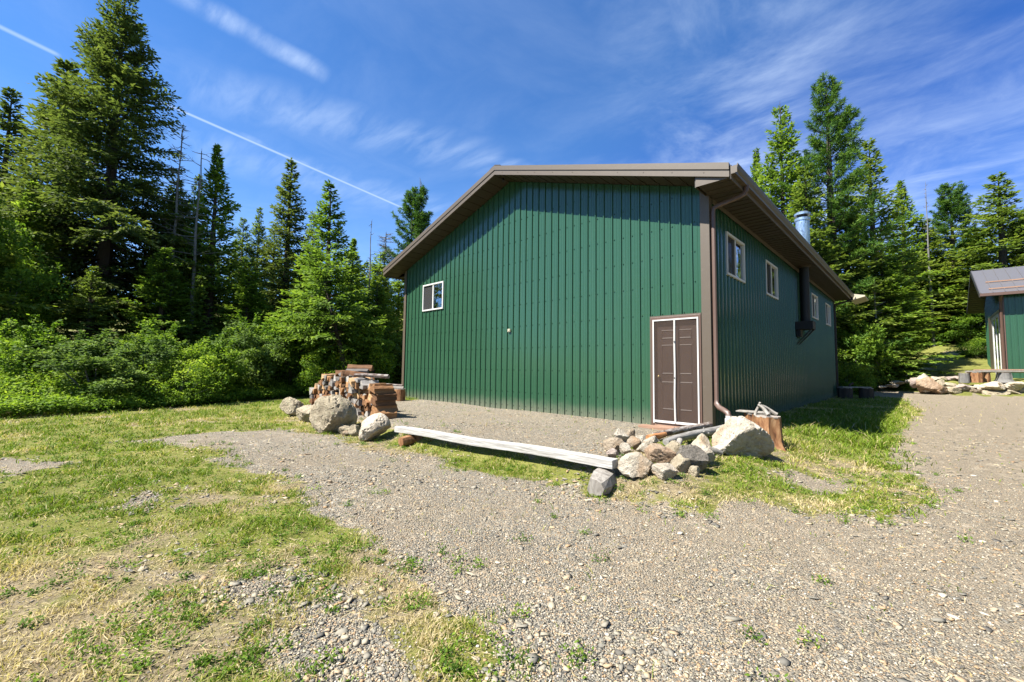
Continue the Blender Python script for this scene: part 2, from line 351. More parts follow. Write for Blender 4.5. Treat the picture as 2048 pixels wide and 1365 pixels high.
def m_tinted(name, pts, rough=.85):
    m, t, o = mat(name); a = t.n('ShaderNodeAttribute', attribute_name='tint'); P = t.n('ShaderNodeNewGeometry').outputs['Position']
    c = t.ramp(a.outputs['Fac'], pts); c = t.mix(t.m('MULTIPLY', t.noise(P, 70, 3, .6), .5), c, t.mix(1, c, (.6, .6, .6), 'MULTIPLY'))
    pbr(t, o, c, rough, 0, None, spec=.3); return m
STONE_PTS = [(p_, tuple(v*.78 for v in c_)) for p_, c_ in [(0, (.11, .10, .085)), (.25, (.215, .20, .165)), (.5, (.33, .295, .225)), (.68, (.44, .375, .265)), (.80, (.40, .25, .13)), (.9, (.54, .43, .28)), (1, (.62, .58, .50))]]
M['stone'] = m_tinted('gravel_stones', STONE_PTS)
def m_ground():
    m, t, o = mat('ground_cover'); P = t.n('ShaderNodeNewGeometry').outputs['Position']
    ga = t.n('ShaderNodeAttribute', attribute_name='gravel').outputs['Fac']; gr = t.n('ShaderNodeAttribute', attribute_name='green').outputs['Fac']; bare = t.n('ShaderNodeAttribute', attribute_name='warm').outputs['Fac']
    def stones(scale):
        v = t.n('ShaderNodeTexVoronoi'); v.inputs['Scale'].default_value = scale; v.inputs['Randomness'].default_value = 1.0
        t.L.new(t.vm('ADD', P, t.vm('MULTIPLY', t.noise(P, scale*.7, 2, out=1), (.4/scale,)*3)), v.inputs['Vector'])
        s = t.n('ShaderNodeSeparateColor'); t.L.new(v.outputs['Color'], s.inputs[0]); return v.outputs['Distance'], s.outputs[0]
    d1, c1 = stones(85); d2, c2 = stones(38)
    big = t.sstep(t.noise(P, 7, 4, .6), .54, .62)
    cc = t.m('ADD', t.m('MULTIPLY', c1, t.m('SUBTRACT', 1.0, big)), t.m('MULTIPLY', c2, big))
    dd = t.m('ADD', t.m('MULTIPLY', t.m('POWER', d1, 1.6), t.m('SUBTRACT', 1.0, big)), t.m('MULTIPLY', t.m('POWER', d2, 1.6), big))
    gcol = t.ramp(cc, STONE_PTS)
    warm = t.m('MULTIPLY', t.sstep(t.m('ADD', t.noise(P, .9, 5, .6), t.m('MULTIPLY', bare, .35)), .42, .72), .6)
    gcol = t.mix(warm, gcol, (.29, .225, .145)); 
    gcol = t.mix(t.m('MULTIPLY', t.noise(P, 18, 5, .7), .5), gcol, (.20, .19, .165))
    n = t.noise(P, 3.2, 6, .7); nf = t.noise(P, 45, 5, .75)
    green = t.ramp(t.m('ADD', t.m('MULTIPLY', n, .5), t.m('MULTIPLY', nf, .5)), [(.3, (.055, .065, .014)), (.5, (.13, .135, .03)), (.68, (.24, .215, .075))])
    dry = t.ramp(t.m('ADD', t.m('MULTIPLY', n, .35), t.m('MULTIPLY', nf, .65)), [(.3, (.07, .055, .03)), (.48, (.17, .135, .08)), (.66, (.28, .23, .15))])
    g2 = t.sstep(t.m('ADD', gr, t.m('MULTIPLY', t.m('SUBTRACT', t.noise(P, 5, 5, .65), .5), .9)), .30, .62)
    soil = t.mix(g2, dry, green)
    gm = t.sstep(t.m('ADD', ga, t.m('MULTIPLY', t.m('SUBTRACT', t.noise(P, 9, 5, .7), .5), .7)), .40, .60)
    col = t.mix(gm, soil, gcol)
    h = t.m('ADD', t.m('MULTIPLY', t.m('SUBTRACT', .5, dd), gm), t.m('MULTIPLY', nf, .8))
    pbr(t, o, col, .95, 0, h, 1.0, .022, .15); return m
M['ground'] = m_ground()

# ---------------------------------------------------------------- terrain
GRAVEL = [(1.9, -9.5), (1.8, -7.44), (1.39, -7.22), (1.06, -7.05), (.6, -6.91), (-.1, -6.84), (-.92, -6.75), (-2.14, -6.72), (-3.18, -6.85), (-4.94, -6.87), (-6.34, -6.74), (-7.33, -6.21), (-7.31, -5.36), (-5.95, -5.22), (-4.88, -5.07), (-3.67, -4.91), (-2.8, -4.79), (-1.64, -4.74), (-.5, -4.66), (.31, -4.59), (.75, -4.5), (1.08, -4.4), (1.42, -4.3), (1.81, -3.78), (2.28, -3.38), (2.74, -2.8), (2.82, -1.59), (2.72, .5), (2.6, 2.81), (2.7, 5.25), (2.85, 10.67), (2.32, 16.0), (1.2, 17.2), (0, 19), (-4, 22), (-6, 30), (.2, 24.5), (2.2, 21.2), (3.86, 20.4), (7.5, 20.9), (14, 21), (16, 8), (9, -3), (6, -9.5)]
PAD = [(-9.9, 0.3), (-9.6, -2.6), (-8.6, -3.9), (-6, -4.2), (-3.9, -4.15), (-2, -4.12), (.0, -3.95), (.1, -3.4), (-.35, -2.4), (-.12, -1.0), (-.1, .3)]
SPUR = [(-7.09, -7.97), (-7.45, -7.33), (-7.34, -6.63), (-7.15, -5.98), (-5.65, -6.35), (-5.6, -6.88), (-6.15, -7.47)]
PATCH = [[(1.6, -2.6), (2.1, -2.7), (2.5, -2.1), (2.2, -1.6), (1.7, -1.9)], [(-.6, -8.1), (.3, -7.9), (1.2, -7.9), (1.5, -7.4), (.6, -7.2), (-.3, -7.5)], [(-3.4, -8.0), (-2.6, -8.3), (-2.0, -8.0), (-2.6, -7.7)], [(-6.4, -9.2), (-5.6, -9.4), (-4.6, -9.0), (-5.4, -8.7)]]
def sdist(poly, x, y):
    x = np.asarray(x, float); y = np.asarray(y, float); d = np.full(x.shape, 1e9); ins = np.zeros(x.shape, bool)
    n = len(poly)
    for i in range(n):
        ax, ay = poly[i]; bx, by = poly[(i+1) % n]; ex, ey = bx-ax, by-ay
        t = np.clip(((x-ax)*ex+(y-ay)*ey)/(ex*ex+ey*ey+1e-12), 0, 1)
        d = np.minimum(d, np.hypot(x-ax-t*ex, y-ay-t*ey))
        c = ((ay > y) != (by > y)) & (x < (bx-ax)*(y-ay)/((by-ay) if by != ay else 1e-12)+ax); ins ^= c
    return np.where(ins, d, -d)
def masks(x, y):
    wob = (fbm(x, y, 1.4, 1)-.5)*.9+(fbm(x, y, 6, 5)-.5)*.35
    g = np.maximum.reduce([sdist(GRAVEL, x, y)+wob, sdist(PAD, x, y)*1.6+wob*.35, sdist(SPUR, x, y)+wob*.7]+[sdist(q, x, y)*1.1+wob*.9-.05 for q in PATCH])
    gm = sm(g, -.22, .22)
    # greenness: lawn at the far left is lush, dry towards the camera and the drive
    far = sm(-x-y*.25, 2.2, 8.5)
    gr = .52+.28*far+(fbm(x, y, .8, 9)-.5)*1.3+(fbm(x, y, 2.6, 19)-.5)*.7
    side = sm(x, .8, 1.4)*(1-sm(x, 2.6, 3.3))*sm(y, -4.6, -3); gr = gr+side*.10
    beam = sm(y, -4.9, -4.5)*(1-sm(y, -4.3, -4.1))*sm(x, -4.2, -3.6)*(1-sm(x, .2, .6)); gr = gr+beam*.35
    wallside = sm(x, 0, .3)*(1-sm(x, 2.2, 3.0))*sm(y, .5, 2); gr = gr+wallside*.35
    gr = np.where(y > 17.5, .75+(fbm(x, y, .5, 3)-.5)*.8, gr)
    pathm = np.exp(-((x-(-1.0+.62*(y-27)))/1.1)**2)*sm(y, 22, 27); gr = gr-pathm*.75
    return gm, np.clip(gr, 0, 1), g
def build_ground():
    def axis(a, b, fine, lo, hi, coarse):
        L = [a]; x = a
        while x > lo: st = fine+(a-x)*coarse; x -= st; L.append(x)
        L = L[::-1]; x = a
        while x < b: x += fine; L.append(x)
        e = x
        while x < hi: x += fine+(x-e)*coarse; L.append(x)
        return np.array(L)
    xs = axis(-10, 5, .06, -420, 420, .09); ys = axis(-9.2, 2, .06, -60, 600, .09)
    X, Y = np.meshgrid(xs, ys); gm, gr, g = masks(X, Y)
    Z = T(X, Y)+(fbm(X, Y, .6, 2)-.5)*.06*sm(-Y, -4, -1.5)*(1-sm(-Y, 20, 30))*(1-sm(-Y,3.9,4.1)*sm(-Y,0,0.1)*0)
    Z = Z+(fbm(X, Y, 3, 4)-.5)*.03*(Y < -.4)
    Z = Z-(1-gm)*0.0
    V = np.stack([X, Y, Z], -1).reshape(-1, 3); nx = len(xs); ny = len(ys)
    i = np.arange(nx-1)[None, :]+nx*np.arange(ny-1)[:, None]
    Q = np.stack([i, i+1, i+nx+1, i+nx], -1).reshape(-1, 4)
    gc = g.reshape(-1)[Q].mean(1) > 0
    warm = sm(Y, -7, -4)*sm(X, 0, 3)
    for nm, sel in (('ground', ~gc), ('gravel_driveway', gc)):
        q = Q[sel]; us, inv = np.unique(q, return_inverse=True)
        me = idx_mesh(nm, V[us], inv.reshape(-1, 4), M['ground'], k=4)
        for an, arr in (('gravel', gm), ('green', gr), ('warm', warm)):
            a = me.attributes.new(an, 'FLOAT', 'POINT'); a.data.foreach_set('value', arr.reshape(-1)[us].astype(np.float32))
        me.polygons.foreach_set('use_smooth', [True]*len(me.polygons))
        tag(link(bpy.data.objects.new(nm, me)), 'grassy ground with dry straw and bare soil' if nm == 'ground' else 'grey crushed gravel of the drive and pad', None, None, 'structure')
build_ground()
def ZG(x, y):   # ground height incl. undulation
    return T(x, y)+(fbm(x, y, .6, 2)-.5)*.06*sm(-np.asarray(y, float), -4, -1.5)*(1-sm(-np.asarray(y, float), 20, 30))+(fbm(x, y, 3, 4)-.5)*.03*(np.asarray(y) < -.4)

# ---------------------------------------------------------------- the barn
BW, BL, RID, SL = 11.08, 16.25, 6.86, .326
def rz(x): return RID-SL*abs(x+BW/2)
def profile(L, pitch=.2286):
    """(distance along, outward offset) points of ribbed sheet"""
    P = []; k = 0
    while k*pitch < L:
        a = k*pitch
        P += [(a+.004, 0), (a+.012, .029), (a+.034, .029), (a+.040, 0), (a+.112, 0), (a+.116, .004), (a+.132, .004), (a+.136, 0), (a+.18, 0), (a+.184, .004), (a+.200, .004), (a+.204, 0)]; k += 1
    P = [p for p in P if p[0] <= L]; return [(0, 0)]+P+[(L, 0)]
def ribbed(mb, L, top, place, holes, z0=-.35, pitch=.2286):
    pr = profile(L, pitch); xs = [p[0] for p in pr]
    cuts = sorted({c for h in holes for c in (h[0], h[1])})
    for c in cuts:
        for j in range(len(pr)-1):
            if pr[j][0] < c < pr[j+1][0]:
                t = (c-pr[j][0])/(pr[j+1][0]-pr[j][0]); pr.insert(j+1, (c, pr[j][1]*(1-t)+pr[j+1][1]*t)); break
    for j in range(len(pr)-1):
        (a, oa), (b, ob) = pr[j], pr[j+1]; mid = (a+b)/2; segs = [(z0, None)]
        zs = [z0]
        for h in holes:
            if h[0] < mid < h[1]: zs += [h[2], h[3]]
        zs.append(None)
        for k in range(0, len(zs), 2):
            lo = zs[k]; hi = zs[k+1]
            ta = top(a) if hi is None else hi; tb = top(b) if hi is None else hi
            mb.add([place(a, oa, lo), place(b, ob, lo), place(b, ob, tb), place(a, oa, ta)], [(0, 1, 2, 3)])
def screws(mb, L, rows, place, top, pitch=.2286, holes=()):
    k = 0
    while k*pitch < L:
        for z in rows:
            for a in (k*pitch+.075, ):
                if z < top(a)-.05 and not any(h[0]-.05 < a < h[1]+.05 and h[2]-.05 < z < h[3]+.05 for h in holes):
                    c = [place(a+dx, .003, z+dz) for dx, dz in ((-.012, -.012), (.012, -.012), (.012, .012), (-.012, .012))]
                    d = [place(a+dx, .016, z+dz) for dx, dz in ((-.006, -.006), (.006, -.006), (.006, .006), (-.006, .006))]
                    mb.add(c+d, [(4, 5, 6, 7), (0, 1, 5, 4), (1, 2, 6, 5), (2, 3, 7, 6), (3, 0, 4, 7)])
        k += 1
def window(parent, place, a0, a1, z0, z1, label=None):
    """place(along, outward, z); slider window with white vinyl frame"""
    w = .05; fr = MB()
    def bx(mb, p0, p1, o0, o1, q0, q1):
        c = [place(p, o, q) for q in (q0, q1) for p, o in ((p0, o0), (p1, o0), (p1, o1), (p0, o1))]
        mb.add(c, [(0, 3, 2, 1), (4, 5, 6, 7), (0, 1, 5, 4), (1, 2, 6, 5), (2, 3, 7, 6), (3, 0, 4, 7)])
    e = .0
    bx(fr, a0, a1, -.04, .046, z0, z0+w); bx(fr, a0, a1, -.04, .046, z1-w, z1)
    bx(fr, a0, a0+w, -.04, .045, z0+w, z1-w); bx(fr, a1-w, a1, -.04, .045, z0+w, z1-w)
    m = (a0+a1)/2; bx(fr, m-.028, m+.028, -.03, .028, z0+w, z1-w)
    f = fr.build('window', M['white'], parent, bevel=.004)
    if label: f['label'] = label
    g = MB(); g.add([place(a0+w, -.012, z0+w), place(m-.028, -.012, z0+w), place(m-.028, -.012, z1-w), place(a0+w, -.012, z1-w)], [(0, 1, 2, 3)])
    g.add([place(m+.028, .002, z0+w), place(a1-w, .002, z0+w), place(a1-w, .002, z1-w), place(m+.028, .002, z1-w)], [(0, 1, 2, 3)])
    g.build('pane', M['glass'], f)
    s = MB(); s.add([place(a0+w, .006, z0+w), place(m-.028, .006, z0+w), place(m-.028, .006, z1-w), place(a0+w, .006, z1-w)], [(0, 1, 2, 3)])
    s.build('insect_screen', M['wmesh'], f)
    return f
def slab(mb, pts_a, pts_b):
    n = len(pts_a); mb.add(pts_a+pts_b, [tuple(range(n)), tuple(range(n, 2*n))[::-1]]+[(i, n+i, n+(i+1) % n, (i+1) % n) for i in range(n)])
barn = empty('barn', 'large dark green ribbed metal barn with taupe trim and low gable roof', 'barn')
fp = lambda a, o, z: (-BW+a, -o, z)           # front wall: along from the left corner
sp = lambda a, o, z: (o, a, z)
bp = lambda a, o, z: (-a, BL+o, z); lp = lambda a, o, z: (-BW-o, BL-a, z)
FTOP = lambda a: rz(-BW+a)-.245
FH = [(BW-9.87, BW-8.65, 3.14, 4.09), (BW-1.12, BW-.22, -.4, 2.20)]
SH = [(1.0, 2.26, 3.21, 4.15), (4.14, 5.40, 3.21, 4.15), (10.6, 11.86, 3.21, 4.15), (13.75, 15.01, 3.21, 4.15)]
w = MB(); ribbed(w, BW, FTOP, fp, FH); screws(w, BW, [.12]+[.5+.61*i for i in range(10)], fp, FTOP, holes=FH); o = w.build('wall', M['green'], barn); o['label'] = 'sunlit dark green gable wall'
w = MB(); ribbed(w, BL, lambda a: 4.66, sp, SH); screws(w, BL, [.12]+[.5+.61*i for i in range(7)], sp, lambda a: 4.6, holes=SH); o = w.build('wall', M['green'], barn); o['label'] = 'shaded dark green side wall'
w = MB(); ribbed(w, BW, lambda a: rz(-a)-.245, bp, []); w.build('wall', M['green'], barn)
w = MB(); ribbed(w, BL, lambda a: 4.66, lp, []); w.build('wall', M['green'], barn)
inn = MB(); inn.box(-BW+.12, -.12, .12, BL-.12, -.1, 4.5)  # closed black box behind the openings, painted as the barn's indoor shade
for k in (0, 1): pass
inn.build('unlit_interior_box', M['dark'], barn)
# concrete base strip
b = MB(); b.box(-BW+.02, -.02, .03, .08, -.5, .03); b.box(-.08, -.03, .08, BL-.02, -.5, .03); b.build('base_board', M['board'], barn)
window(barn, fp, *[FH[0][0], FH[0][1], FH[0][2], FH[0][3]], 'white framed window in the sunlit gable wall')
for h in SH: window(barn, sp, *h)
# corner trims
c = MB(); c.box(-.135, .042, -.042, -.036, -.35, 4.81); c.box(.036, .042, -.036, .12, -.35, 4.60)
c.build('corner_trim', M['trim'], barn, bevel=.003)
c = MB(); c.box(-BW-.042, -BW+.10, -.042, -.036, -.35, 4.81); c.box(-BW-.042, -BW-.036, -.036, .12, -.35, 4.60); c.build('corner_trim', M['trim'], barn)
c = MB(); c.box(.036, .042, BL-.12, BL+.02, -.35, 4.66); c.build('corner_trim', M['trim'], barn)
# roof
OH = .6; Y0, Y1 = -.6, BL+.6; XL, XR, XM = -BW-OH, OH, -BW/2
zt = lambda x: RID-SL*abs(x-XM)
r = MB()
for (xa, xb) in ((XL, XM), (XM, XR)):
    slab(r, [(xa, Y0-.02, zt(xa)), (xb, Y0-.02, zt(xb)), (xb, Y1, zt(xb)), (xa, Y1, zt(xa))][::-1], [(xa, Y0-.02, zt(xa)-.03), (xb, Y0-.02, zt(xb)-.03), (xb, Y1, zt(xb)-.03), (xa, Y1, zt(xa)-.03)][::-1])
    n = int((Y1-Y0)/.4064)
    for k in range(n+1):
        y = Y0+.1+k*.4064; slab(r, [(xa, y, zt(xa)+.022), (xb, y, zt(xb)+.022), (xb, y+.025, zt(xb)+.022), (xa, y+.025, zt(xa)+.022)][::-1], [(xa, y, zt(xa)-.005), (xb, y, zt(xb)-.005), (xb, y+.025, zt(xb)-.005), (xa, y+.025, zt(xa)-.005)][::-1])
roof = r.build('roof', M['roof'], barn)
r = MB(); slab(r, [(XM-.2, Y0-.03, zt(XM-.2)+.045), (XM, Y0-.03, RID+.045), (XM, Y1, RID+.045), (XM-.2, Y1, zt(XM-.2)+.045)][::-1], [(XM-.2, Y0-.03, zt(XM-.2)+.026), (XM, Y0-.03, RID+.026), (XM, Y1, RID+.026), (XM-.2, Y1, zt(XM-.2)+.026)][::-1])
slab(r, [(XM, Y0-.03, RID+.045), (XM+.2, Y0-.03, zt(XM+.2)+.045), (XM+.2, Y1, zt(XM+.2)+.045), (XM, Y1, RID+.045)][::-1], [(XM, Y0-.03, RID+.026), (XM+.2, Y0-.03, zt(XM+.2)+.026), (XM+.2, Y1, zt(XM+.2)+.026), (XM, Y1, RID+.026)][::-1])
r.build('ridge_cap', M['roofbit'], roof)
# rake fascia: upper and lower step
for (xa, xb) in ((XL, XM), (XM, XR)):
    f = MB()
    for (d0, d1, yo) in ((.012, -.115, Y0-.048), (-.115, -.235, Y0-.030), (-.235, -.25, Y0-.040)):
        slab(f, [(xa, yo, zt(xa)+d0), (xb, yo, zt(xb)+d0), (xb, yo, zt(xb)+d1+.001), (xa, yo, zt(xa)+d1+.001)][::-1], [(xa, Y0, zt(xa)+d0), (xb, Y0, zt(xb)+d0), (xb, Y0, zt(xb)+d1+.001), (xa, Y0, zt(xa)+d1+.001)][::-1])
    n = int(abs(xb-xa)/.6)
    for k in range(n):
        x = xa+.3+k*.6; z = zt(x)-.17; f.box(x-.008, x+.008, Y0-.036, Y0-.030, z-.008, z+.008)
    f.build('fascia', M['trim'], barn)
# gable soffit (ribbed across) front and back
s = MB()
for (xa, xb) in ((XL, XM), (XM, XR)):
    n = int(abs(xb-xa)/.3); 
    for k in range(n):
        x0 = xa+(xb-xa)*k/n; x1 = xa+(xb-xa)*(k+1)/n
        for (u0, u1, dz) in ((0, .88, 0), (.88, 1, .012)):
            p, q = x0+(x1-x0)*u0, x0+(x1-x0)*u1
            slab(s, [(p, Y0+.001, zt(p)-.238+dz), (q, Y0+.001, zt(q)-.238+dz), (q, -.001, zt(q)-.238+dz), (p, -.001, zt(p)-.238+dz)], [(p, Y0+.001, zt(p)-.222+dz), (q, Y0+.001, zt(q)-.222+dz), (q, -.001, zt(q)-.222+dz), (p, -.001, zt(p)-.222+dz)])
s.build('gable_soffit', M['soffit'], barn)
# eave soffit, right side: sheets with ribs running across
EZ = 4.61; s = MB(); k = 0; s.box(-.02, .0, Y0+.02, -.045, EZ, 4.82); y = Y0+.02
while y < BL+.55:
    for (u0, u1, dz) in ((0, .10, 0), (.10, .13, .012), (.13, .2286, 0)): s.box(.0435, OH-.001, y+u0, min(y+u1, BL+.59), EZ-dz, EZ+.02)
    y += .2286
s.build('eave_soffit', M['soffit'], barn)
s = MB(); s.prism([(.001, EZ), (OH, EZ), (OH, zt(OH)-.245), (.001, zt(.001)-.245)], Y0+.002, Y0+.018, 'y'); s.build('fascia', M['trim'], barn)
s = MB(); s.box(XL+.001, -BW-.02, 0, BL+.59, EZ, EZ+.02); s.build('eave_soffit', M['soffit'], barn)
s = MB(); s.box(.0435, .06, .12, BL, 4.50, EZ-.013); s.build('soffit_moulding', M['trim'], barn)
f = MB(); f.box(OH-.001, OH+.02, Y0, Y1, EZ-.03, zt(OH)-.031); f.build('fascia', M['trim'], barn)
f = MB(); f.box(XL-.02, XL+.001, Y0, Y1, EZ-.03, zt(XL)-.031); f.build('fascia', M['trim'], barn)
# K-style gutter
g = MB(); go = OH+.021
prof = [(go, 4.66), (go+.075, 4.66), (go+.078, 4.70), (go+.105, 4.745), (go+.12, 4.80), (go+.12, 4.825), (go+.108, 4.825), (go+.108, 4.80), (go+.095, 4.75), (go+.066, 4.71), (go+.064, 4.672), (go+.006, 4.672), (go+.006, 4.82), (go, 4.82)]
g.prism(prof, Y0-.02, Y1, 'y'); g.box(go+.004, go+.106, Y0-.021, Y0-.016, 4.668, 4.80)
gutter = g.build('gutter', M['trim'], barn)
# chimney end downspouts
def spout(pts, nm='downspout', m=M['downpipe'], w=.05, parent=None):
    q = MB(); q.tube(pts, w, n=8, sx=.75); return q.build(nm, m, parent, smooth=True)
d = spout([(go+.05, .12, 4.68), (go+.05, .12, 4.58), (go+.02, .115, 4.52), (go-.05, .11, 4.49), (.20, .055, 4.40), (.10, .045, 4.36), (.085, .04, 4.27), (.085, .04, 2.5), (.085, .04, .60), (.095, .02, .52), (.16, -.03, .46), (.27, -.10, .42), (.35, -.155, .38), (.37, -.17, .30)], m=M['downpipe'], parent=barn)
d['label'] = 'brown downspout sweeping from the gutter down the near corner'
q = MB(); q.tube([(.37, -.17, -.1), (.37, -.17, .33)], .052, n=16); q.tube([(.37, -.17, .20), (.37, -.17, .28)], .066, n=16); q.build('drain_pipe', M['pvc'], barn, smooth=True)
q = MB(); q.tube([(go+.05, BL+.3, 4.68), (go+.05, BL+.3, 4.58), (go-.1, BL+.25, 4.50), (.06, BL+.02, 4.35), (.05, BL-.02, 4.2), (.05, BL-.02, .2)], .045, n=8); q.build('downspout', M['blackm'], barn, smooth=True)
# door
def six_panel(parent, x0, x1, z0, z1, y):
    D = MB(); D.box(x0, x1, y, y+.045, z0, z1); dr = D.build('door', M['door'], parent)
    W2 = x1-x0; P = MB()
    for cx in (.29, .71):
        for (za, zb) in ((.83, .925), (.475, .775), (.12, .405)):
            a = x0+W2*(cx-.155); b = x0+W2*(cx+.155); c = z0+(z1-z0)*za; e = z0+(z1-z0)*zb
            v = [(a, y-.001, c), (b, y-.001, c), (b, y-.001, e), (a, y-.001, e)]; i = .018
            v += [(a+i, y-.013, c+i), (b-i, y-.013, c+i), (b-i, y-.013, e-i), (a+i, y-.013, e-i)]
            j = .034; v += [(a+j, y-.004, c+j), (b-j, y-.004, c+j), (b-j, y-.004, e-j), (a+j, y-.004, e-j)]
            P.add(v, [(0, 1, 5, 4), (1, 2, 6, 5), (2, 3, 7, 6), (3, 0, 4, 7), (4, 5, 9, 8), (5, 6, 10, 9), (6, 7, 11, 10), (7, 4, 8, 11), (8, 9, 10, 11)])
    P.build('door_panel', M['door'], dr)
    K = MB(); K.tube([(x0+.07, y, z0+.93), (x0+.07, y-.025, z0+.93), (x0+.07, y-.03, z0+.93), (x0+.07, y-.045, z0+.93), (x0+.07, y-.06, z0+.93), (x0+.07, y-.068, z0+.93)], [.03, .028, .012, .027, .027, .012], n=14)
    K.build('door_handle', M['brass'], dr, smooth=True); return dr
six_panel(barn, -1.11, -.23, .08, 2.15, .03)
f = MB()
f.box(-1.19, -1.12, -.040, .08, .0, 2.27); f.box(-.22, -.15, -.040, .08, .0, 2.27); f.box(-1.12, -.22, -.040, .08, 2.19, 2.27)
f.build('door_frame', M['downpipe'], barn, bevel=.004)
f = MB(); f.box(-1.215, -1.19, -.038, 0, .0, 2.295); f.box(-1.19, -.148, -.038, 0, 2.27, 2.295); f.build('door_trim', M['trim'], barn)
f = MB(); f.box(-1.12, -.22, -.045, .07, -.02, .05); f.build('threshold', M['board'], barn)
# insect curtain in front of the door
sc = MB(); NX, NZ = 22, 44
for i in range(NX+1):
    for j in range(NZ+1):
        u = i/NX; v = j/NZ; x = -1.13+.92*u; z = .10+2.09*v
        o = -.040-.012*(math.sin(u*9+v*3)*.5+math.sin(u*5-v*11+1)*.5)*math.sin(math.pi*u)*(1.1-v)-.012*math.sin(math.pi*u)
        sc.v.append((x, o, z))
for i in range(NX):
    for j in range(NZ): a = i*(NZ+1)+j; sc.f.append((a, a+NZ+1, a+NZ+2, a+1))
cur = sc.build('insect_curtain', M['mesh'], barn, smooth=True)
f = MB()
f.box(-1.145, -1.118, -.058, -.034, .05, 2.215); f.box(-.222, -.195, -.058, -.034, .05, 2.215); f.box(-1.118, -.222, -.057, -.035, 2.185, 2.213); f.box(-1.118, -.222, -.075, -.050, .07, .115)
f.tube([(-.665, -.070, .08), (-.672, -.078, .6), (-.66, -.080, 1.1), (-.668, -.074, 1.6), (-.665, -.066, 2.19)], .019, n=6)
f.build('curtain_border', M['white'], cur)
for z in (1.72, .98): f = MB(); f.box(-.672, -.656, -.100, -.092, z, z+.03); f.build('clip', M['blackm'], cur)
# small wall things
f = MB(); f.box(-5.52, -5.42, -.05, -.02, 2.18, 2.27); f.box(-5.50, -5.44, -.062, -.05, 2.195, 2.255); f.build('socket_cover', M['cream'], barn, bevel=.004)
f = MB(); f.tube([(-5.50, -.32, zt(-5.5)-.24), (-5.50, -.32, zt(-5.5)-.30)], .03, n=10); f.tube([(-5.50, -.32, zt(-5.5)-.30), (-5.46, -.36, zt(-5.5)-.36)], .035, n=10); f.build('soffit_light', M['blackm'], barn, smooth=True)
f = MB(); f.tube([(.02, 2.8, .25), (.10, 2.8, .25), (.12, 2.8, .20)], .018, n=8); f.tube([(.07, 2.8, .27), (.07, 2.8, .31)], .03, n=10); f.build('hose_tap', M['blackm'], barn, smooth=True)
# white board showing beyond the far gutter end
f = MB(); f.prism([(.60, 4.58), (1.12, 4.72), (1.12, 4.78), (.60, 4.90)], BL+.66, BL+2.4, 'y')
f.build('porch_roof_edge', M['cream'], barn)
# stove flue
CX, CY = .27, 7.85
f = MB(); f.tube([(CX, CY, 2.72), (CX, CY, 4.615)], .135, n=24); fl = f.build('stove_pipe', M['blackm'], barn, smooth=True)
f = MB(); f.tube([(CX, CY, 4.9), (CX, CY, 6.12)], .19, n=28); f.tube([(CX, CY, 6.12), (CX, CY, 6.20)], .215, n=28)
ch = f.build('chimney', M['steel'], barn, smooth=True)
f = MB(); f.tube([(CX, CY, 6.20), (CX, CY, 6.30)], .15, n=20); f.build('cap_throat', M['blackm'], ch)
f = MB(); f.tube([(CX, CY, 6.30), (CX, CY, 6.36), (CX, CY, 6.41)], [.225, .225, .16], n=28); f.build('chimney_cap', M['steel'], ch, smooth=True)
f = MB(); f.tube([(CX-.05, CY-.1, 5.35), (CX-.75, CY-.35, 5.1)], .008, n=6); f.build('stay_rod', M['steel'], ch)
f = MB(); f.tube([(CX, CY, 4.56), (CX, CY, 4.60)], .17, n=24); f.build('pipe_collar', M['trim'], fl, smooth=True)
f = MB(); f.box(.03, .50, CY-.24, CY+.24, 2.52, 2.78); f.box(.03, .16, CY-.17, CY+.17, 2.30, 2.52)
for yy in (CY-.2, CY+.16): f.prism([(.03, 2.05), (.06, 2.05), (.48, 2.52), (.42, 2.52)], yy, yy+.04, 'y')
f.build('chimney_support', M['blackm'], barn, bevel=.006)

# ---------------------------------------------------------------- second building
b2 = empty('garage', 'smaller green metal garage with charcoal standing roof at the right edge', 'garage', (5.93, 24.45, .95))
G2X, G2Y, G2Z = 7.5, 7.6, 4.35
g2 = MB(); OP = (1.2, 5.0, -.4, 3.55)
ribbed(g2, G2X, lambda a: G2Z, lambda a, o, z: (a, -o, z), [(.95+.05, 2.15, 1.9, 3.55)], z0=-.6); o = g2.build('wall', M['green'], b2)
def g2top(a): return G2Z+.1+.44*(G2Y/2+.6-abs(a-G2Y/2))-.25
g2 = MB(); ribbed(g2, G2Y, g2top, lambda a, o, z: (-o, G2Y-a, z), [(G2Y-3.6, G2Y-.6, -.6, 3.45)], z0=-.6); g2.build('wall', M['green'], b2)
g2 = MB(); g2.box(.1, G2X, .1, G2Y, -.5, 4.2); g2.build('unlit_interior_box', M['dark'], b2)  # same painted darkness inside the garage
g2 = MB(); g2.box(-.026, .10, -.026, -.0205, -.6, G2Z); g2.box(-.028, -.0205, -.0205, .12, -.6, G2Z+.1); g2.build('corner_trim', M['downpipe'], b2)
g2 = MB(); g2.tube([(-.02, -.45, G2Z+.02), (-.02, -.42, G2Z-.1), (-.02, -.12, G2Z-.28), (-.02, -.07, G2Z-.42), (-.02, -.07, .1)], .06, n=8); g2.build('downspout', M['downpipe'], b2, smooth=True)
window(b2, lambda a, o, z: (a, -o, z), 1.0, 2.15, 1.9, 3.55)
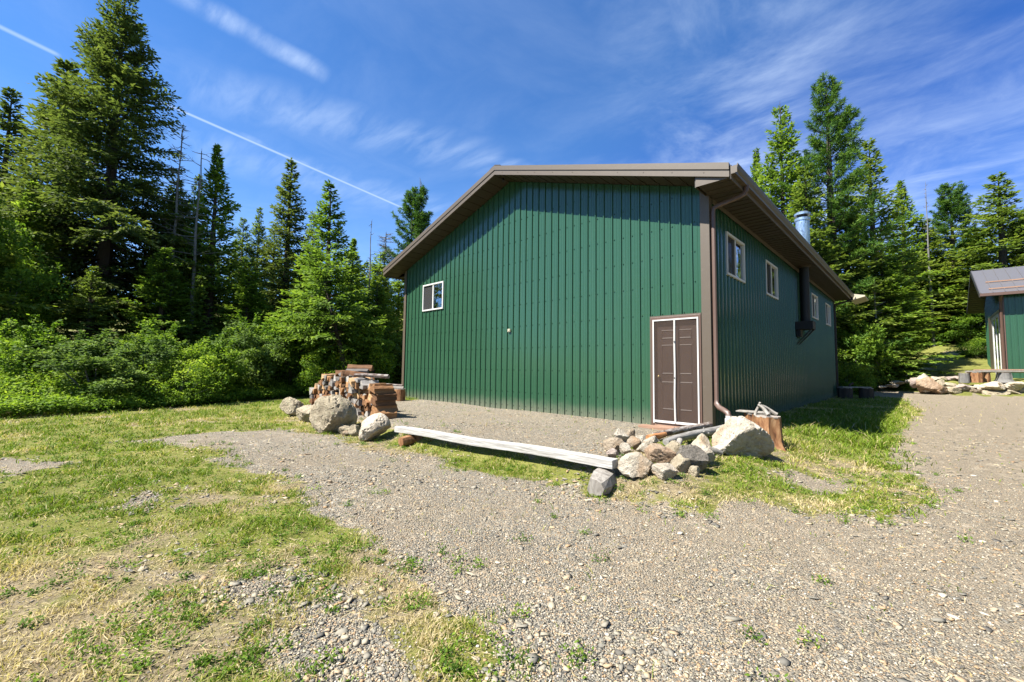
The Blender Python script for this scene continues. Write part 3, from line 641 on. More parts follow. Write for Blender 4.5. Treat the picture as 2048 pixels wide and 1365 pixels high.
# wide opening in the gable: brown jambs, white door leaves
g2 = MB(); g2.box(-.05, .02, 3.6, 5.6, -.5, 3.6); g2.box(-.05, .05, .42, .6, -.5, 3.6); g2.box(-.05, .05, .6, 3.6, 3.45, 3.62); g2.build('door_frame', M['trim'], b2)
g2 = MB()
for (ya, yb) in ((.62, 3.58), ):
    g2.box(-.075, -.02, ya, ya+.22, 0, 3.42); g2.box(-.075, -.02, yb-.34, yb, 0, 3.42); g2.box(-.073, -.022, ya+.16, yb-.16, 3.26, 3.42); g2.box(-.073, -.022, ya+.16, yb-.16, 0, .3); g2.box(-.073, -.022, 2.0, 2.1, .3, 3.26)
d2 = g2.build('door', M['white'], b2, bevel=.01)
g2 = MB()
for (ya, yb) in ((.62, 3.58), ): g2.box(-.05, -.04, ya+.22, yb-.34, .3, 3.26)
g2.build('pane', M['glass'], d2)
E2, R2Z, XO, YO = G2Z+.12, G2Z+.12+.44*4.2, -.75, -.6
g2 = MB(); ym = G2Y/2
def z2(y): return R2Z-.44*abs(y-ym)
for (ya, yb) in ((YO, ym), (ym, G2Y+.6)):
    slab(g2, [(XO, ya, z2(ya)), (G2X+.5, ya, z2(ya)), (G2X+.5, yb, z2(yb)), (XO, yb, z2(yb))][::-1], [(XO, ya, z2(ya)-.04), (G2X+.5, ya, z2(ya)-.04), (G2X+.5, yb, z2(yb)-.04), (XO, yb, z2(yb)-.04)][::-1])
    k = 0
    while XO+.02+k*.42 < G2X+.4:
        x = XO+.02+k*.42; slab(g2, [(x, ya, z2(ya)+.035), (x+.03, ya, z2(ya)+.035), (x+.03, yb, z2(yb)+.035), (x, yb, z2(yb)+.035)][::-1], [(x, ya, z2(ya)-.01), (x+.03, ya, z2(ya)-.01), (x+.03, yb, z2(yb)-.01), (x, yb, z2(yb)-.01)][::-1]); k += 1
rf = g2.build('roof', M['roof'], b2)
g2 = MB()
for y in (YO+.45, YO+1.7): g2.box(XO+.35, G2X, y, y+.04, z2(y)+.04, z2(y)+.10)
g2.build('snow_guard', M['board'], rf)
g2 = MB(); g2.box(XO, G2X+.5, YO-.10, YO-.001, z2(YO)-.16, z2(YO)-.02); g2.build('gutter', M['downpipe'], b2)
g2 = MB()
for (ya, yb) in ((YO, ym), (ym, G2Y+.6)):
    slab(g2, [(XO-.03, ya, z2(ya)+.02), (XO-.03, yb, z2(yb)+.02), (XO-.03, yb, z2(yb)-.20), (XO-.03, ya, z2(ya)-.20)], [(XO-.001, ya, z2(ya)+.02), (XO-.001, yb, z2(yb)+.02), (XO-.001, yb, z2(yb)-.20), (XO-.001, ya, z2(ya)-.20)])
g2.build('fascia', M['roofbit'], b2)
g2 = MB()
for (ya, yb) in ((YO, ym), (ym, G2Y+.6)):
    n = 18
    for k in range(n):
        y0 = ya+(yb-ya)*k/n; y1 = ya+(yb-ya)*(k+.85)/n; y2 = ya+(yb-ya)*(k+1)/n
        for (p, q, dz) in ((y0, y1, 0), (y1, y2, .03)):
            slab(g2, [(XO, p, z2(p)-.19+dz), (-.001, p, z2(p)-.19+dz), (-.001, q, z2(q)-.19+dz), (XO, q, z2(q)-.19+dz)], [(XO, p, z2(p)-.15+dz), (-.001, p, z2(p)-.15+dz), (-.001, q, z2(q)-.15+dz), (XO, q, z2(q)-.15+dz)])
g2.build('gable_soffit', M['soffit'], b2)

# ---------------------------------------------------------------- rocks
def ico(sub):
    import bmesh
    bm = bmesh.new(); bmesh.ops.create_icosphere(bm, subdivisions=sub, radius=1.0)
    V = np.array([v.co[:] for v in bm.verts]); Fc = np.array([[v.index for v in f.verts] for f in bm.faces]); bm.free(); return V, Fc
ICO = {s: ico(s) for s in (1, 2, 4, 5)}
def rock_shape(seed, sub=4, planes=10, soft=34, rough=.05):
    rg = np.random.default_rng(seed); V, Fc = ICO[sub]; N = rg.normal(size=(planes, 3)); N /= np.linalg.norm(N, axis=1)[:, None]
    c = rg.uniform(.55, 1.0, planes); dt = np.maximum(V@N.T, 1e-3); r = c/dt
    r = np.minimum(r, 1.6); r = (np.sum(r**(-soft), 1)+1.15**(-soft))**(-1/soft)
    n = (fbm(V[:, 0]*2+V[:, 2], V[:, 1]*2-V[:, 2]*1.3, 1.6, seed % 50, 5)-.5); r = r*(1+n*rough*4)
    n2 = np.abs(fbm(V[:, 0]*3+V[:, 2]*2, V[:, 1]*3-V[:, 2]*2.3, 1.5, (seed+9) % 50, 4)-.5); r = r*(1-.22*np.exp(-(n2/.035)**2)*.35)
    P = V*r[:, None]; lo, hi = P.min(0), P.max(0); return (P-(lo+hi)/2)/(hi-lo), Fc
def rock(loc, w, h, col, label, seed, group=None, dep=.8, sink=.12, rotz=YAW, name='rock', planes=10, shape=None, cat=None, rough=.05):
    P, Fc = rock_shape(seed, 5 if w > .5 and loc[1] < 5 else 4, planes, rough=rough)
    if shape is not None: P = shape(P)
    hh = h*(1+sink); P = P*np.array([w, w*dep, hh]); P[:, 2] += hh/2-h*sink
    me = idx_mesh(name, P, Fc, M['r_'+col]); me.polygons.foreach_set('use_smooth', [True]*len(me.polygons))
    try: me.set_sharp_from_angle(angle=math.radians(32))
    except Exception: pass
    o = link(bpy.data.objects.new(name, me)); o.location = loc; o.rotation_euler = (0, 0, rotz+random.uniform(-.1, .1))
    return tag(o, label, cat or ('boulder' if name == 'boulder' else 'rock'), group)
RG, FG = "rocks heaped by the timber bench", "rocks edging the garage terrace"
rock((-0.52, -2.47, -0.0), 0.25, 0.22, 'white', 'pale rounded rock at the top left of the rock pile', 100, RG, name='rock')
rock((-0.57, -2.07, -0.0), 0.17, 0.17, 'tan', 'small tan rock wedged behind the top of the rock pile', 107, RG, name='rock')
rock((-0.11, -3.34, -0.0), 0.32, 0.22, 'tan', 'long orange tan rock at the left side of the rock pile by the bench end', 114, RG, name='rock')
rock((-0.07, -2.91, -0.0), 0.22, 0.20, 'tan', 'round tan grey rock in the middle of the rock pile', 121, RG, name='rock')
rock((0.03, -3.35, -0.0), 0.16, 0.17, 'white', 'white upright rock below the round tan grey rock', 128, RG, name='rock')
rock((-0.2, -2.43, -0.0), 0.19, 0.15, 'white', 'pale rock behind the round tan grey rock, nearest the barn', 135, RG, name='rock')
rock((0.15, -3.06, -0.0), 0.17, 0.15, 'white', 'pale wedge rock above the big white rock of the pile', 142, RG, name='rock')
rock((-0.01, -3.58, -0.0), 0.17, 0.12, 'pink', 'pinkish flat rock touching the end of the timber bench', 149, RG, name='rock')
rock((0.03, -3.12, -0.0), 0.12, 0.06, 'tan', 'thin tan stone between two pale rocks of the pile', 156, RG, name='rock')
rock((0.58, -4.06, -0.03), 0.41, 0.25, 'white', 'big white block with shaded right side at the front of the rock pile', 163, RG, name='rock')
rock((0.58, -3.45, -0.0), 0.36, 0.24, 'orange', 'broad orange tan rock in the middle front of the rock pile', 170, RG, name='rock')
rock((0.02, -2.55, -0.0), 0.23, 0.18, 'white', 'white rock beneath the burnt end of the dark log', 177, RG, name='rock')
rock((0.54, -3.01, -0.0), 0.25, 0.22, 'grey', 'pale grey rock under the end of the weathered grey log', 184, RG, name='rock')
rock((0.89, -4.0, -0.02), 0.28, 0.15, 'white', 'low pale rock lying alone in the weeds in front of the rock pile', 191, RG, name='rock')
rock((0.92, -3.62, -0.02), 0.25, 0.21, 'grey', 'grey rock leaning on the dark grey pointed rock', 198, RG, name='rock')
rock((0.97, -3.45, -0.02), 0.35, 0.31, 'dgrey', 'dark grey pointed rock in front of the tall cream rock', 205, RG, name='rock')
rock((0.92, -3.08, -0.02), 0.37, 0.38, 'cream', 'tall cream and orange rock standing at the right of the rock pile', 212, RG, name='rock')
rock((0.87, -2.19, -0.01), 0.22, 0.14, 'white', 'slim white rock between the tall cream rock and the big boulder', 219, RG, name='rock')
rock((1.07, -3.63, -0.04), 0.14, 0.12, 'grey', 'small grey rock in the weeds at the front right of the pile', 226, RG, name='rock')
rock((1.06, -1.81, -0.03), 0.80, 0.54, 'white', 'biggest pale boulder with grey underside beside the sawn stump', 233, RG, name='boulder')
rock((-9.31, -4.42, -0.2), 0.65, 0.50, 'grey', 'leftmost grey boulder at the left end of the woodpile', 240, "boulders in front of the woodpile", name='boulder')
rock((-7.79, -4.6, -0.22), 0.67, 0.43, 'grey', 'low grey boulder between the leftmost boulder and the biggest woodpile boulder', 247, "boulders in front of the woodpile", name='boulder')
rock((-5.86, -4.8, -0.22), 0.97, 0.78, 'grey', 'biggest grey boulder leaning in front of the woodpile', 254, "boulders in front of the woodpile", name='boulder')
rock((-4.42, -4.64, -0.22), 0.60, 0.50, 'cream', 'pointed cream boulder in front of the right end of the woodpile', 261, "boulders in front of the woodpile", name='boulder')
rock((-5.43, -4.72, -0.22), 0.32, 0.19, 'grey', 'flat grey stone between the two largest woodpile boulders', 268, "boulders in front of the woodpile", name='rock')
rock((-5.15, -4.67, -0.22), 0.25, 0.22, 'grey', 'slanted grey stone beside the pointed cream boulder', 275, "boulders in front of the woodpile", name='rock')
rock((-5.25, -4.79, -0.22), 0.14, 0.10, 'tan', 'small tan stone in the gravel before the woodpile boulders', 282, "boulders in front of the woodpile", name='rock')
rock((1.37, 20.79, 0.36), 0.43, 0.14, 'cream', 'small cream stone farthest left in the row of rocks before the garage', 400, FG, planes=18)
rock((1.76, 21.16, 0.42), 0.57, 0.20, 'cream', 'long thin cream stone left of the big far boulder', 405, FG, planes=18)
rock((1.94, 21.33, 0.58), 0.77, 0.20, 'grey', 'flat grey slab leaning left of the big far boulder', 410, FG, planes=18)
rock((2.35, 21.72, 0.64), 0.46, 0.20, 'white', 'small white stone against the left foot of the big far boulder', 415, FG, planes=18)
rock((2.64, 20.2, 0.48), 0.48, 0.48, 'pink', 'pinkish rock at the lower left of the big far boulder', 420, FG, planes=18)
rock((2.9, 20.44, 0.6), 0.84, 0.57, 'white', 'tall pale boulder topping the far row of rocks', 425, FG, planes=18)
rock((3.07, 20.07, 0.28), 1.06, 0.72, 'orange', 'biggest orange stained boulder in the far row of rocks', 430, FG, planes=18)
rock((3.37, 22.14, 0.82), 0.51, 0.20, 'white', 'white stone right behind the tall pale far boulder', 435, FG, planes=18)
rock((3.64, 22.4, 0.82), 0.36, 0.20, 'grey', 'small grey stone behind the orange stained far boulder', 440, FG, planes=18)
rock((3.87, 22.63, 0.8), 0.56, 0.23, 'pink', 'pinkish stone left of the pale stump before the garage', 445, FG, planes=18)
rock((4.19, 22.94, 0.81), 0.65, 0.25, 'pink', 'pinkish flat stone below the pale stump before the garage', 450, FG, planes=18)
rock((3.51, 21.04, 0.52), 0.41, 0.37, 'grey', 'grey rock on the right shoulder of the orange stained boulder', 455, FG, planes=18)
rock((3.84, 21.37, 0.42), 0.62, 0.32, 'grey', 'grey rock above the low orange rock in the far row', 460, FG, planes=18)
rock((3.43, 20.43, 0.17), 0.90, 0.43, 'orange', 'low orange rock at the base of the orange stained boulder', 465, FG, planes=18)
rock((3.02, 20.02, 0.26), 0.26, 0.13, 'white', 'tiny white stone at the foot of the orange stained boulder', 470, FG, planes=18)
rock((3.93, 20.92, 0.18), 0.85, 0.37, 'grey', 'pale grey rock in the bottom course beside the low orange rock', 475, FG, planes=18)
rock((4.21, 21.18, 0.37), 0.64, 0.32, 'pink', 'pinkish flat rock in the upper course left of the small cream wedge', 480, FG, planes=18)
rock((4.57, 21.55, 0.14), 0.87, 0.29, 'tan', 'tan rock in the bottom course under the small cream wedge', 485, FG, planes=18)
rock((4.54, 21.5, 0.4), 0.47, 0.21, 'cream', 'small cream wedge rock in the upper course of the far row', 490, FG, planes=18)
rock((4.86, 21.82, 0.29), 0.64, 0.37, 'cream', 'cream rock left of the long cream slab', 495, FG, planes=18)
rock((5.27, 21.75, 0.12), 1.33, 0.36, 'grey', 'long grey rock in the bottom course below the long cream slab', 500, FG, planes=18)
rock((5.35, 21.8, 0.41), 1.18, 0.42, 'cream', 'long smooth cream slab in the upper course of the far row', 505, FG, planes=18)
rock((6.0, 22.43, 0.42), 0.88, 0.42, 'cream', 'rounded cream rock right of the long cream slab', 510, FG, planes=18)
rock((5.86, 22.33, 0.13), 0.76, 0.40, 'grey', 'dark footed grey rock in the bottom course right of the long grey rock', 515, FG, planes=18)
rock((6.3, 22.74, 0.21), 0.68, 0.40, 'cream', 'cream rock at the right edge of the photo in the far row', 520, FG, planes=18)
rock((6.43, 22.88, 0.1), 0.78, 0.26, 'cream', 'low cream stone at the bottom right end of the far row', 525, FG, planes=18)

# ---------------------------------------------------------------- timber bench, logs, stumps
def beam_bench():
    B = empty('timber_bench', 'long whitish squared timber bench lying across two log supports', 'bench', (0, 0, 0))
    a = Vector((-3.95, -4.42, -.03)); b = Vector((.40, -4.20, .03)); L = (b-a).length
    m = MB(); n = 30; rg = random.Random(3)
    W_, H_ = .145, .100
    for i in range(n+1):
        x = L*i/n; dz = .008*math.sin(i*.35)+rg.uniform(-.002, .002)
        for (yy, zz) in ((-W_/2, 0), (W_/2, 0), (W_/2, H_), (-W_/2, H_)): m.v.append((x, yy+rg.uniform(-.0015, .0015), zz+dz))
    for i in range(n):
        for k in range(4): p = i*4+k; q = i*4+(k+1) % 4; m.f.append((p, q, q+4, p+4))
    m.f.append((3, 2, 1, 0)); m.f.append((n*4, n*4+1, n*4+2, n*4+3))
    o = m.build('seat', M['beam'], B, bevel=.006); o.location = a
    d = (b-a); o.rotation_euler = (0, -math.atan2(d.z, math.hypot(d.x, d.y)), math.atan2(d.y, d.x))
    s = MB(); s.tube([(0, -.20, 0), (0, -.05, .01), (0, .12, 0), (0, .26, -.01)], [.085, .10, .105, .09], n=14, wob=.12, seed=4); o = s.build('log_support', M['stump'], B, smooth=True); o.location = (-3.50, -4.42, -.135); o['label'] = 'rounded orange log support'
    s = MB(); s.tube([(0, -.30, -.01), (.01, -.15, .0), (0, .0, .0), (0, .22, 0)], [.10, .135, .14, .12], n=9, wob=.16, seed=9); o = s.build('log_support', M['driftwood'], B); o.location = (.31, -4.30, -.115); o.rotation_euler = (0, 0, .25); o['label'] = 'large weathered grey split log support'
beam_bench()
def log(name, label, a, b, ra, rb, m, wob=.05, cat='log', n=14, endm=None, knots=0, bend=.02, group=None):
    a = Vector(a); b = Vector(b); L = (b-a).length; q = MB(); N = 14; rg = random.Random(hash(label) % 1000 if False else len(label)*7+int(L*100))
    pts = [(bend*math.sin(i/N*3.1), bend*.6*math.sin(i/N*5), L*i/N) for i in range(N+1)]
    q.tube(pts, [ra+(rb-ra)*i/N+rg.uniform(-1, 1)*ra*.05 for i in range(N+1)], n=n, wob=wob, seed=len(label))
    for k in range(knots):
        i = rg.randint(1, N-1); t = rg.uniform(0, 6.28); p = Vector(pts[i]); r = ra+(rb-ra)*i/N; dv = Vector((math.cos(t), math.sin(t), .3))
        q.tube([p+dv*r*.7, p+dv*(r+.02)], [.014, .009], n=6)
    o = q.build(name, m, None, smooth=True); o.location = a; o.rotation_mode = 'QUATERNION'; o.rotation_quaternion = (b-a).to_track_quat('Z', 'Y')
    return tag(o, label, cat, group)
log('log', 'dark barked log with a burnt orange near end lying by the barn door', (-.26, -2.04, .055), (.07, -.26, .15), .048, .062, M['log_a'], .10, knots=14)
pe = bpy.data.objects['log']; q = MB(); q.tube([(0, 0, -.02), (0, 0, .14), (.002, .001, .30), (.003, .002, .42)], [.0515, .0535, .0535, .049], n=14, wob=.09, seed=3, cap=True); q.build('peeled_end', M['log_o'], pe, smooth=True)
log('log', 'smooth weathered grey log beside the dark barked log', (.15, -2.33, .075), (.33, -.40, .115), .055, .075, M['log_g'], .05, knots=6)
log('log', 'short cut grey branch end poking up between rocks of the pile', (.52, -2.75, .0), (.44, -2.5, .17), .035, .04, M['driftwood'], .05)
log('log', 'short bleached white log piece behind the tall cream rock', (.93, -2.35, .02), (.72, -2.62, .13), .045, .05, M['driftwood'], .05)
m = MB(); m.box(-1.25, -.15, -.52, -.28, -.04, .035); m.box(-1.0, .0, -.275, -.09, -.04, .028); o = m.build('sill_board', M['board'], bevel=.008); o.rotation_euler = (0, 0, .03); tag(o, 'weathered reddish boards lying on the gravel below the door', 'board')
def stump(loc, r0, r1, h, label, seed=0, name='stump', m='stump', flare=.0, group=None, lean=(0, 0), n=22):
    S = empty(name, label, 'stump', loc, 0, group); q = MB(); N = 7
    rr = [r0+(r1-r0)*(i/N)+flare*max(0, 1-i/2.2)**2 for i in range(N+1)]
    q.tube([(lean[0]*i/N, lean[1]*i/N, -.06+(h+.06)*i/N) for i in range(N+1)], rr, n=n, wob=.10, seed=seed, cap=False); q.build('bark' if m != 'stump' else 'side', M[m], S, smooth=True)
    t = MB(); rg = random.Random(seed); c = [(lean[0]+math.cos(a)*r1*1.0*(1+rg.uniform(-.07, .07)), lean[1]+math.sin(a)*r1*(1+rg.uniform(-.07, .07)), h) for a in [2*math.pi*k/n for k in range(n)]]
    t.prism([(p[0], p[1]) for p in c], h-.015, h+.006, 'z'); t.build('sawn_top', M['stumptop'], S); return S
stump((1.10, -.60, -.04), .215, .185, .46, 'orange brown sawn stump with dry branches on top behind the biggest boulder', 3, flare=.06)
stump((.66, .22, -.02), .14, .14, .40, 'short peeled stump under a thin board against the shaded barn wall', 5)
m = MB(); m.box(.42, .95, .06, .30, .395, .42); tag(m.build('thin_board', M['driftwood'], bevel=.004), 'thin grey board lying on the short peeled stump', 'board')
log('dry_branch', 'thin dry forked branch leaning upright on the sawn stump', (.93, -.66, .42), (1.0, -.68, .645), .026, .018, M['driftwood'], .1, 'branch', 8)
log('dry_branch', 'thick dry branch piece sloping down across the sawn stump', (.98, -.68, .60), (1.15, -.72, .455), .022, .04, M['driftwood'], .1, 'branch', 8)
log('dry_branch', 'dry branch piece lying at the back of the sawn stump', (1.0, -.62, .59), (1.22, -.50, .46), .018, .026, M['driftwood'], .1, 'branch', 8)
# bench at the far corner of the barn
stump((.46, 14.75, .02), .27, .27, .47, 'dark stump under the left end of the plank bench at the far barn corner', 8, m='bark')
stump((1.12, 15.4, .04), .26, .26, .45, 'dark stump under the right end of the plank bench at the far barn corner', 9, m='bark')
m = MB(); m.box(-.62, .62, -.13, .13, 0, .045); o = m.build('plank', M['driftwood'], bevel=.005); o.location = (.79, 15.05, .50); o.rotation_euler = (0, 0, .77); tag(o, 'grey plank laid across two dark stumps', 'plank')
log('wood_scrap', 'small dark wood scrap propped on the grey plank', (.62, 14.85, .55), (.74, 15.0, .72), .035, .05, M['bark'], .1, 'wood scrap', 8)
# stump and poles at the left barn corner
stump((-9.82, -.88, 0), .185, .18, .40, 'honey coloured stump standing at the left barn corner', 12)
log('pole', 'grey peeled pole resting on the honey coloured stump', (-10.75, -1.75, .44), (-9.72, -.80, .445), .04, .05, M['driftwood'], .05)
log('pole', 'brown pole lying behind the honey coloured stump', (-11.1, -1.2, .50), (-10.35, -.46, .49), .045, .05, M['log_a'], .05)
# bench at the garage
stump((4.38, 22.2, .78), .20, .18, .42, 'pale grey stump at the left end of the log rail bench by the garage', 21, m='greybark')
stump((4.78, 22.55, .80), .28, .27, .44, 'orange stump beside the pale stump by the garage', 22)
stump((5.15, 22.95, .82), .17, .16, .42, 'small orange stump half hidden behind the larger orange stump by the garage', 23)
stump((5.80, 23.45, .82), .30, .24, .42, 'wide grey root stump under the rail bench at the garage corner', 24, m='greybark', flare=.15)
log('rail', 'long grey pole rail lying on the stumps before the garage', (4.45, 22.2, 1.27), (8.2, 25.3, 1.33), .05, .055, M['driftwood'], .05)
log('rail', 'reddish pole rail lying on the stumps before the garage', (4.75, 22.6, 1.35), (8.3, 25.55, 1.40), .045, .05, M['board'], .05)
# ---------------------------------------------------------------- woodpile
def fw_mesh(seed, big=1.0, L=.42):
    rg = random.Random(seed); k = seed % 4; r = .078*big
    if k == 0: poly = [(-r, -r*.6), (r, -r*.7), (r*.75, r*.2), (0, r*.95), (-r*.5, r*.55)]
    elif k == 1: poly = [(-r*.9, -r*.7), (r*.9, -r*.55), (r*.1, r*1.0)]
    elif k == 2: poly = [(r*math.cos(a), r*math.sin(a)-r*.3) for a in [i*math.pi/8-.2 for i in range(9)]]
    else: poly = [(-r*.8, -r*.75), (r*.8, -r*.8), (r*.9, r*.6), (-r*.55, r*.75)]
    poly = [(x*rg.uniform(.85, 1.15), z*rg.uniform(.85, 1.15)) for x, z in poly]; n = len(poly)
    m = MB(); S = 5
    for i in range(S+1):
        s = 1+rg.uniform(-.07, .07); dx = rg.uniform(-.006, .006); y = L*i/S+(rg.uniform(-.01, .01) if i in (0, S) else 0)
        m.v += [(x*s+dx, y, z*s+rg.uniform(-.004, .004)) for x, z in poly]
    for i in range(S):
        for j in range(n): m.f.append((i*n+j, (i+1)*n+j, (i+1)*n+(j+1) % n, i*n+(j+1) % n))
    m.f.append(tuple(range(n))); m.f.append(tuple(range(S*n, S*n+n))[::-1]); return m
FWM = []
for s in range(18):
    m = fw_mesh(s, [1, 1.15, .85][s % 3]); o = m.build('firewood', [M['split'], M['splitgrey'], M['splitbark'], M['split'], M['splitgrey']][s % 5], bevel=.004)
    FWM.append(o)
def firewood(i, x, y, z, rx=0, rz_=0, ry=0, label=None, s=1.0):
    label = label or ['orange split firewood piece stacked in the woodpile behind the boulders', 'grey weathered firewood piece stacked in the woodpile behind the boulders', 'brown barked firewood piece stacked in the woodpile behind the boulders'][(0, 1, 2, 0, 1)[i % 18 % 5]]
    o = FWM[i % len(FWM)]
    if 'label' in o: o = o.copy(); link(o)
    o.location = (x, y, z); o.rotation_euler = (rx, ry, rz_); o.scale = (s, 1.0, s)
    return tag(o, label, 'firewood', 'firewood pieces in the woodpile')
ORD = 'zeroth first second third fourth fifth sixth seventh eighth ninth tenth eleventh twelfth thirteenth fourteenth fifteenth sixteenth seventeenth eighteenth nineteenth twentieth twenty-first twenty-second twenty-third twenty-fourth twenty-fifth twenty-sixth twenty-seventh twenty-eighth'.split()
PX0, PX1 = -9.3, -5.80
def pile_h(x):
    return float(np.interp(x, [-9.3, -8.6, -7.9, -7.3, -6.8, -6.3, -5.8], [.55, .80, .95, 1.0, .90, .76, .72]))
rg = random.Random(21); row = 0; z = .06; cnt = 0
while z < 1.0:
    x = PX0+rg.uniform(0, .1)+z*.10; nth = 0
    while x < PX1-z*.06:
        wd = rg.uniform(.13, .20)
        if z < pile_h(x):
            nth += 1; ii = rg.randrange(18); lb = f"{('orange split', 'grey weathered', 'brown barked')[(0, 1, 2, 0, 1)[ii % 18 % 5]]} firewood piece, {ORD[nth]} from the left in the {ORD[row+1]} row up of the woodpile"
            firewood(ii, x+wd/2, -4.0+.10*(x-PX0)/3+rg.uniform(-.12, .08), float(T(x, -3.9))+z+rg.uniform(-.012, .012), rg.uniform(-.05, .05), rg.uniform(-.16, .16), rg.uniform(-math.pi, math.pi) if rg.random() < .5 else rg.choice((0, math.pi, .3)), s=rg.uniform(1.0, 1.3), label=lb); cnt += 1
        x += wd*.93
    z += .128; row += 1
# larger logs at the exposed right hand end
m = fw_mesh(2, 1.75, .48); RB = m.build('firewood', M['splitbark'], bevel=.006)
for k, (z, dy, s, lb) in enumerate(((.09, -.02, 1.25, 'largest barked half log at the bottom right of the woodpile'), (.235, .03, 1.0, 'barked half log second from the bottom at the right end of the woodpile'), (.37, .0, 1.02, 'barked half log third from the bottom at the right end of the woodpile'), (.505, .02, .95, 'barked half log fourth from the bottom at the right end of the woodpile'), (.635, -.03, .85, 'topmost barked half log at the right end of the woodpile'))):
    o = RB if k == 0 else RB.copy()
    if k: link(o)
    o.location = (-5.70+(.02 if k % 2 else 0)+(.06 if k == 0 else 0), -4.0+dy, z); o.rotation_euler = (0, rg.uniform(-.15, .15), rg.uniform(-.05, .05)+(-.1 if k == 0 else 0)); o.scale = (s, 1.0, s*1.12); tag(o, lb, 'firewood', 'firewood pieces in the woodpile')
o = fw_mesh(0, 1.3, .62).build('firewood', M['splitbark'], bevel=.005); o.location = (-7.55, -3.75, 1.10); o.rotation_euler = (0, .1, -.75); tag(o, 'orange split log lying across the very top of the woodpile', 'firewood', 'firewood pieces in the woodpile')
o = fw_mesh(3, 1.5, .55).build('firewood', M['splitgrey'], bevel=.005); o.location = (-7.45, -3.85, .99); o.rotation_euler = (0, .1, -.7); tag(o, 'grey square split log under the orange top log of the woodpile', 'firewood', 'firewood pieces in the woodpile')
log('firewood', 'round grey barked log lying on top of the woodpile pointing to the barn', (-6.75, -3.95, .93), (-6.05, -3.45, .93), .045, .05, M['log_a'], .06, 'firewood', group='firewood pieces in the woodpile')
o = fw_mesh(1, .8, .55).build('firewood', M['split'], bevel=.004); o.location = (-7.1, -4.0, 1.0); o.rotation_euler = (-.12, .3, -.9); tag(o, 'bright yellow split stick leaning near the top of the woodpile', 'firewood', 'firewood pieces in the woodpile')
o = fw_mesh(2, 1.9, .45).build('firewood', M['split'], bevel=.005); o.location = (-6.75, -4.05, .78); o.rotation_euler = (.1, .2, -.2); tag(o, 'wide orange half round facing the camera on top of the woodpile', 'firewood', 'firewood pieces in the woodpile')

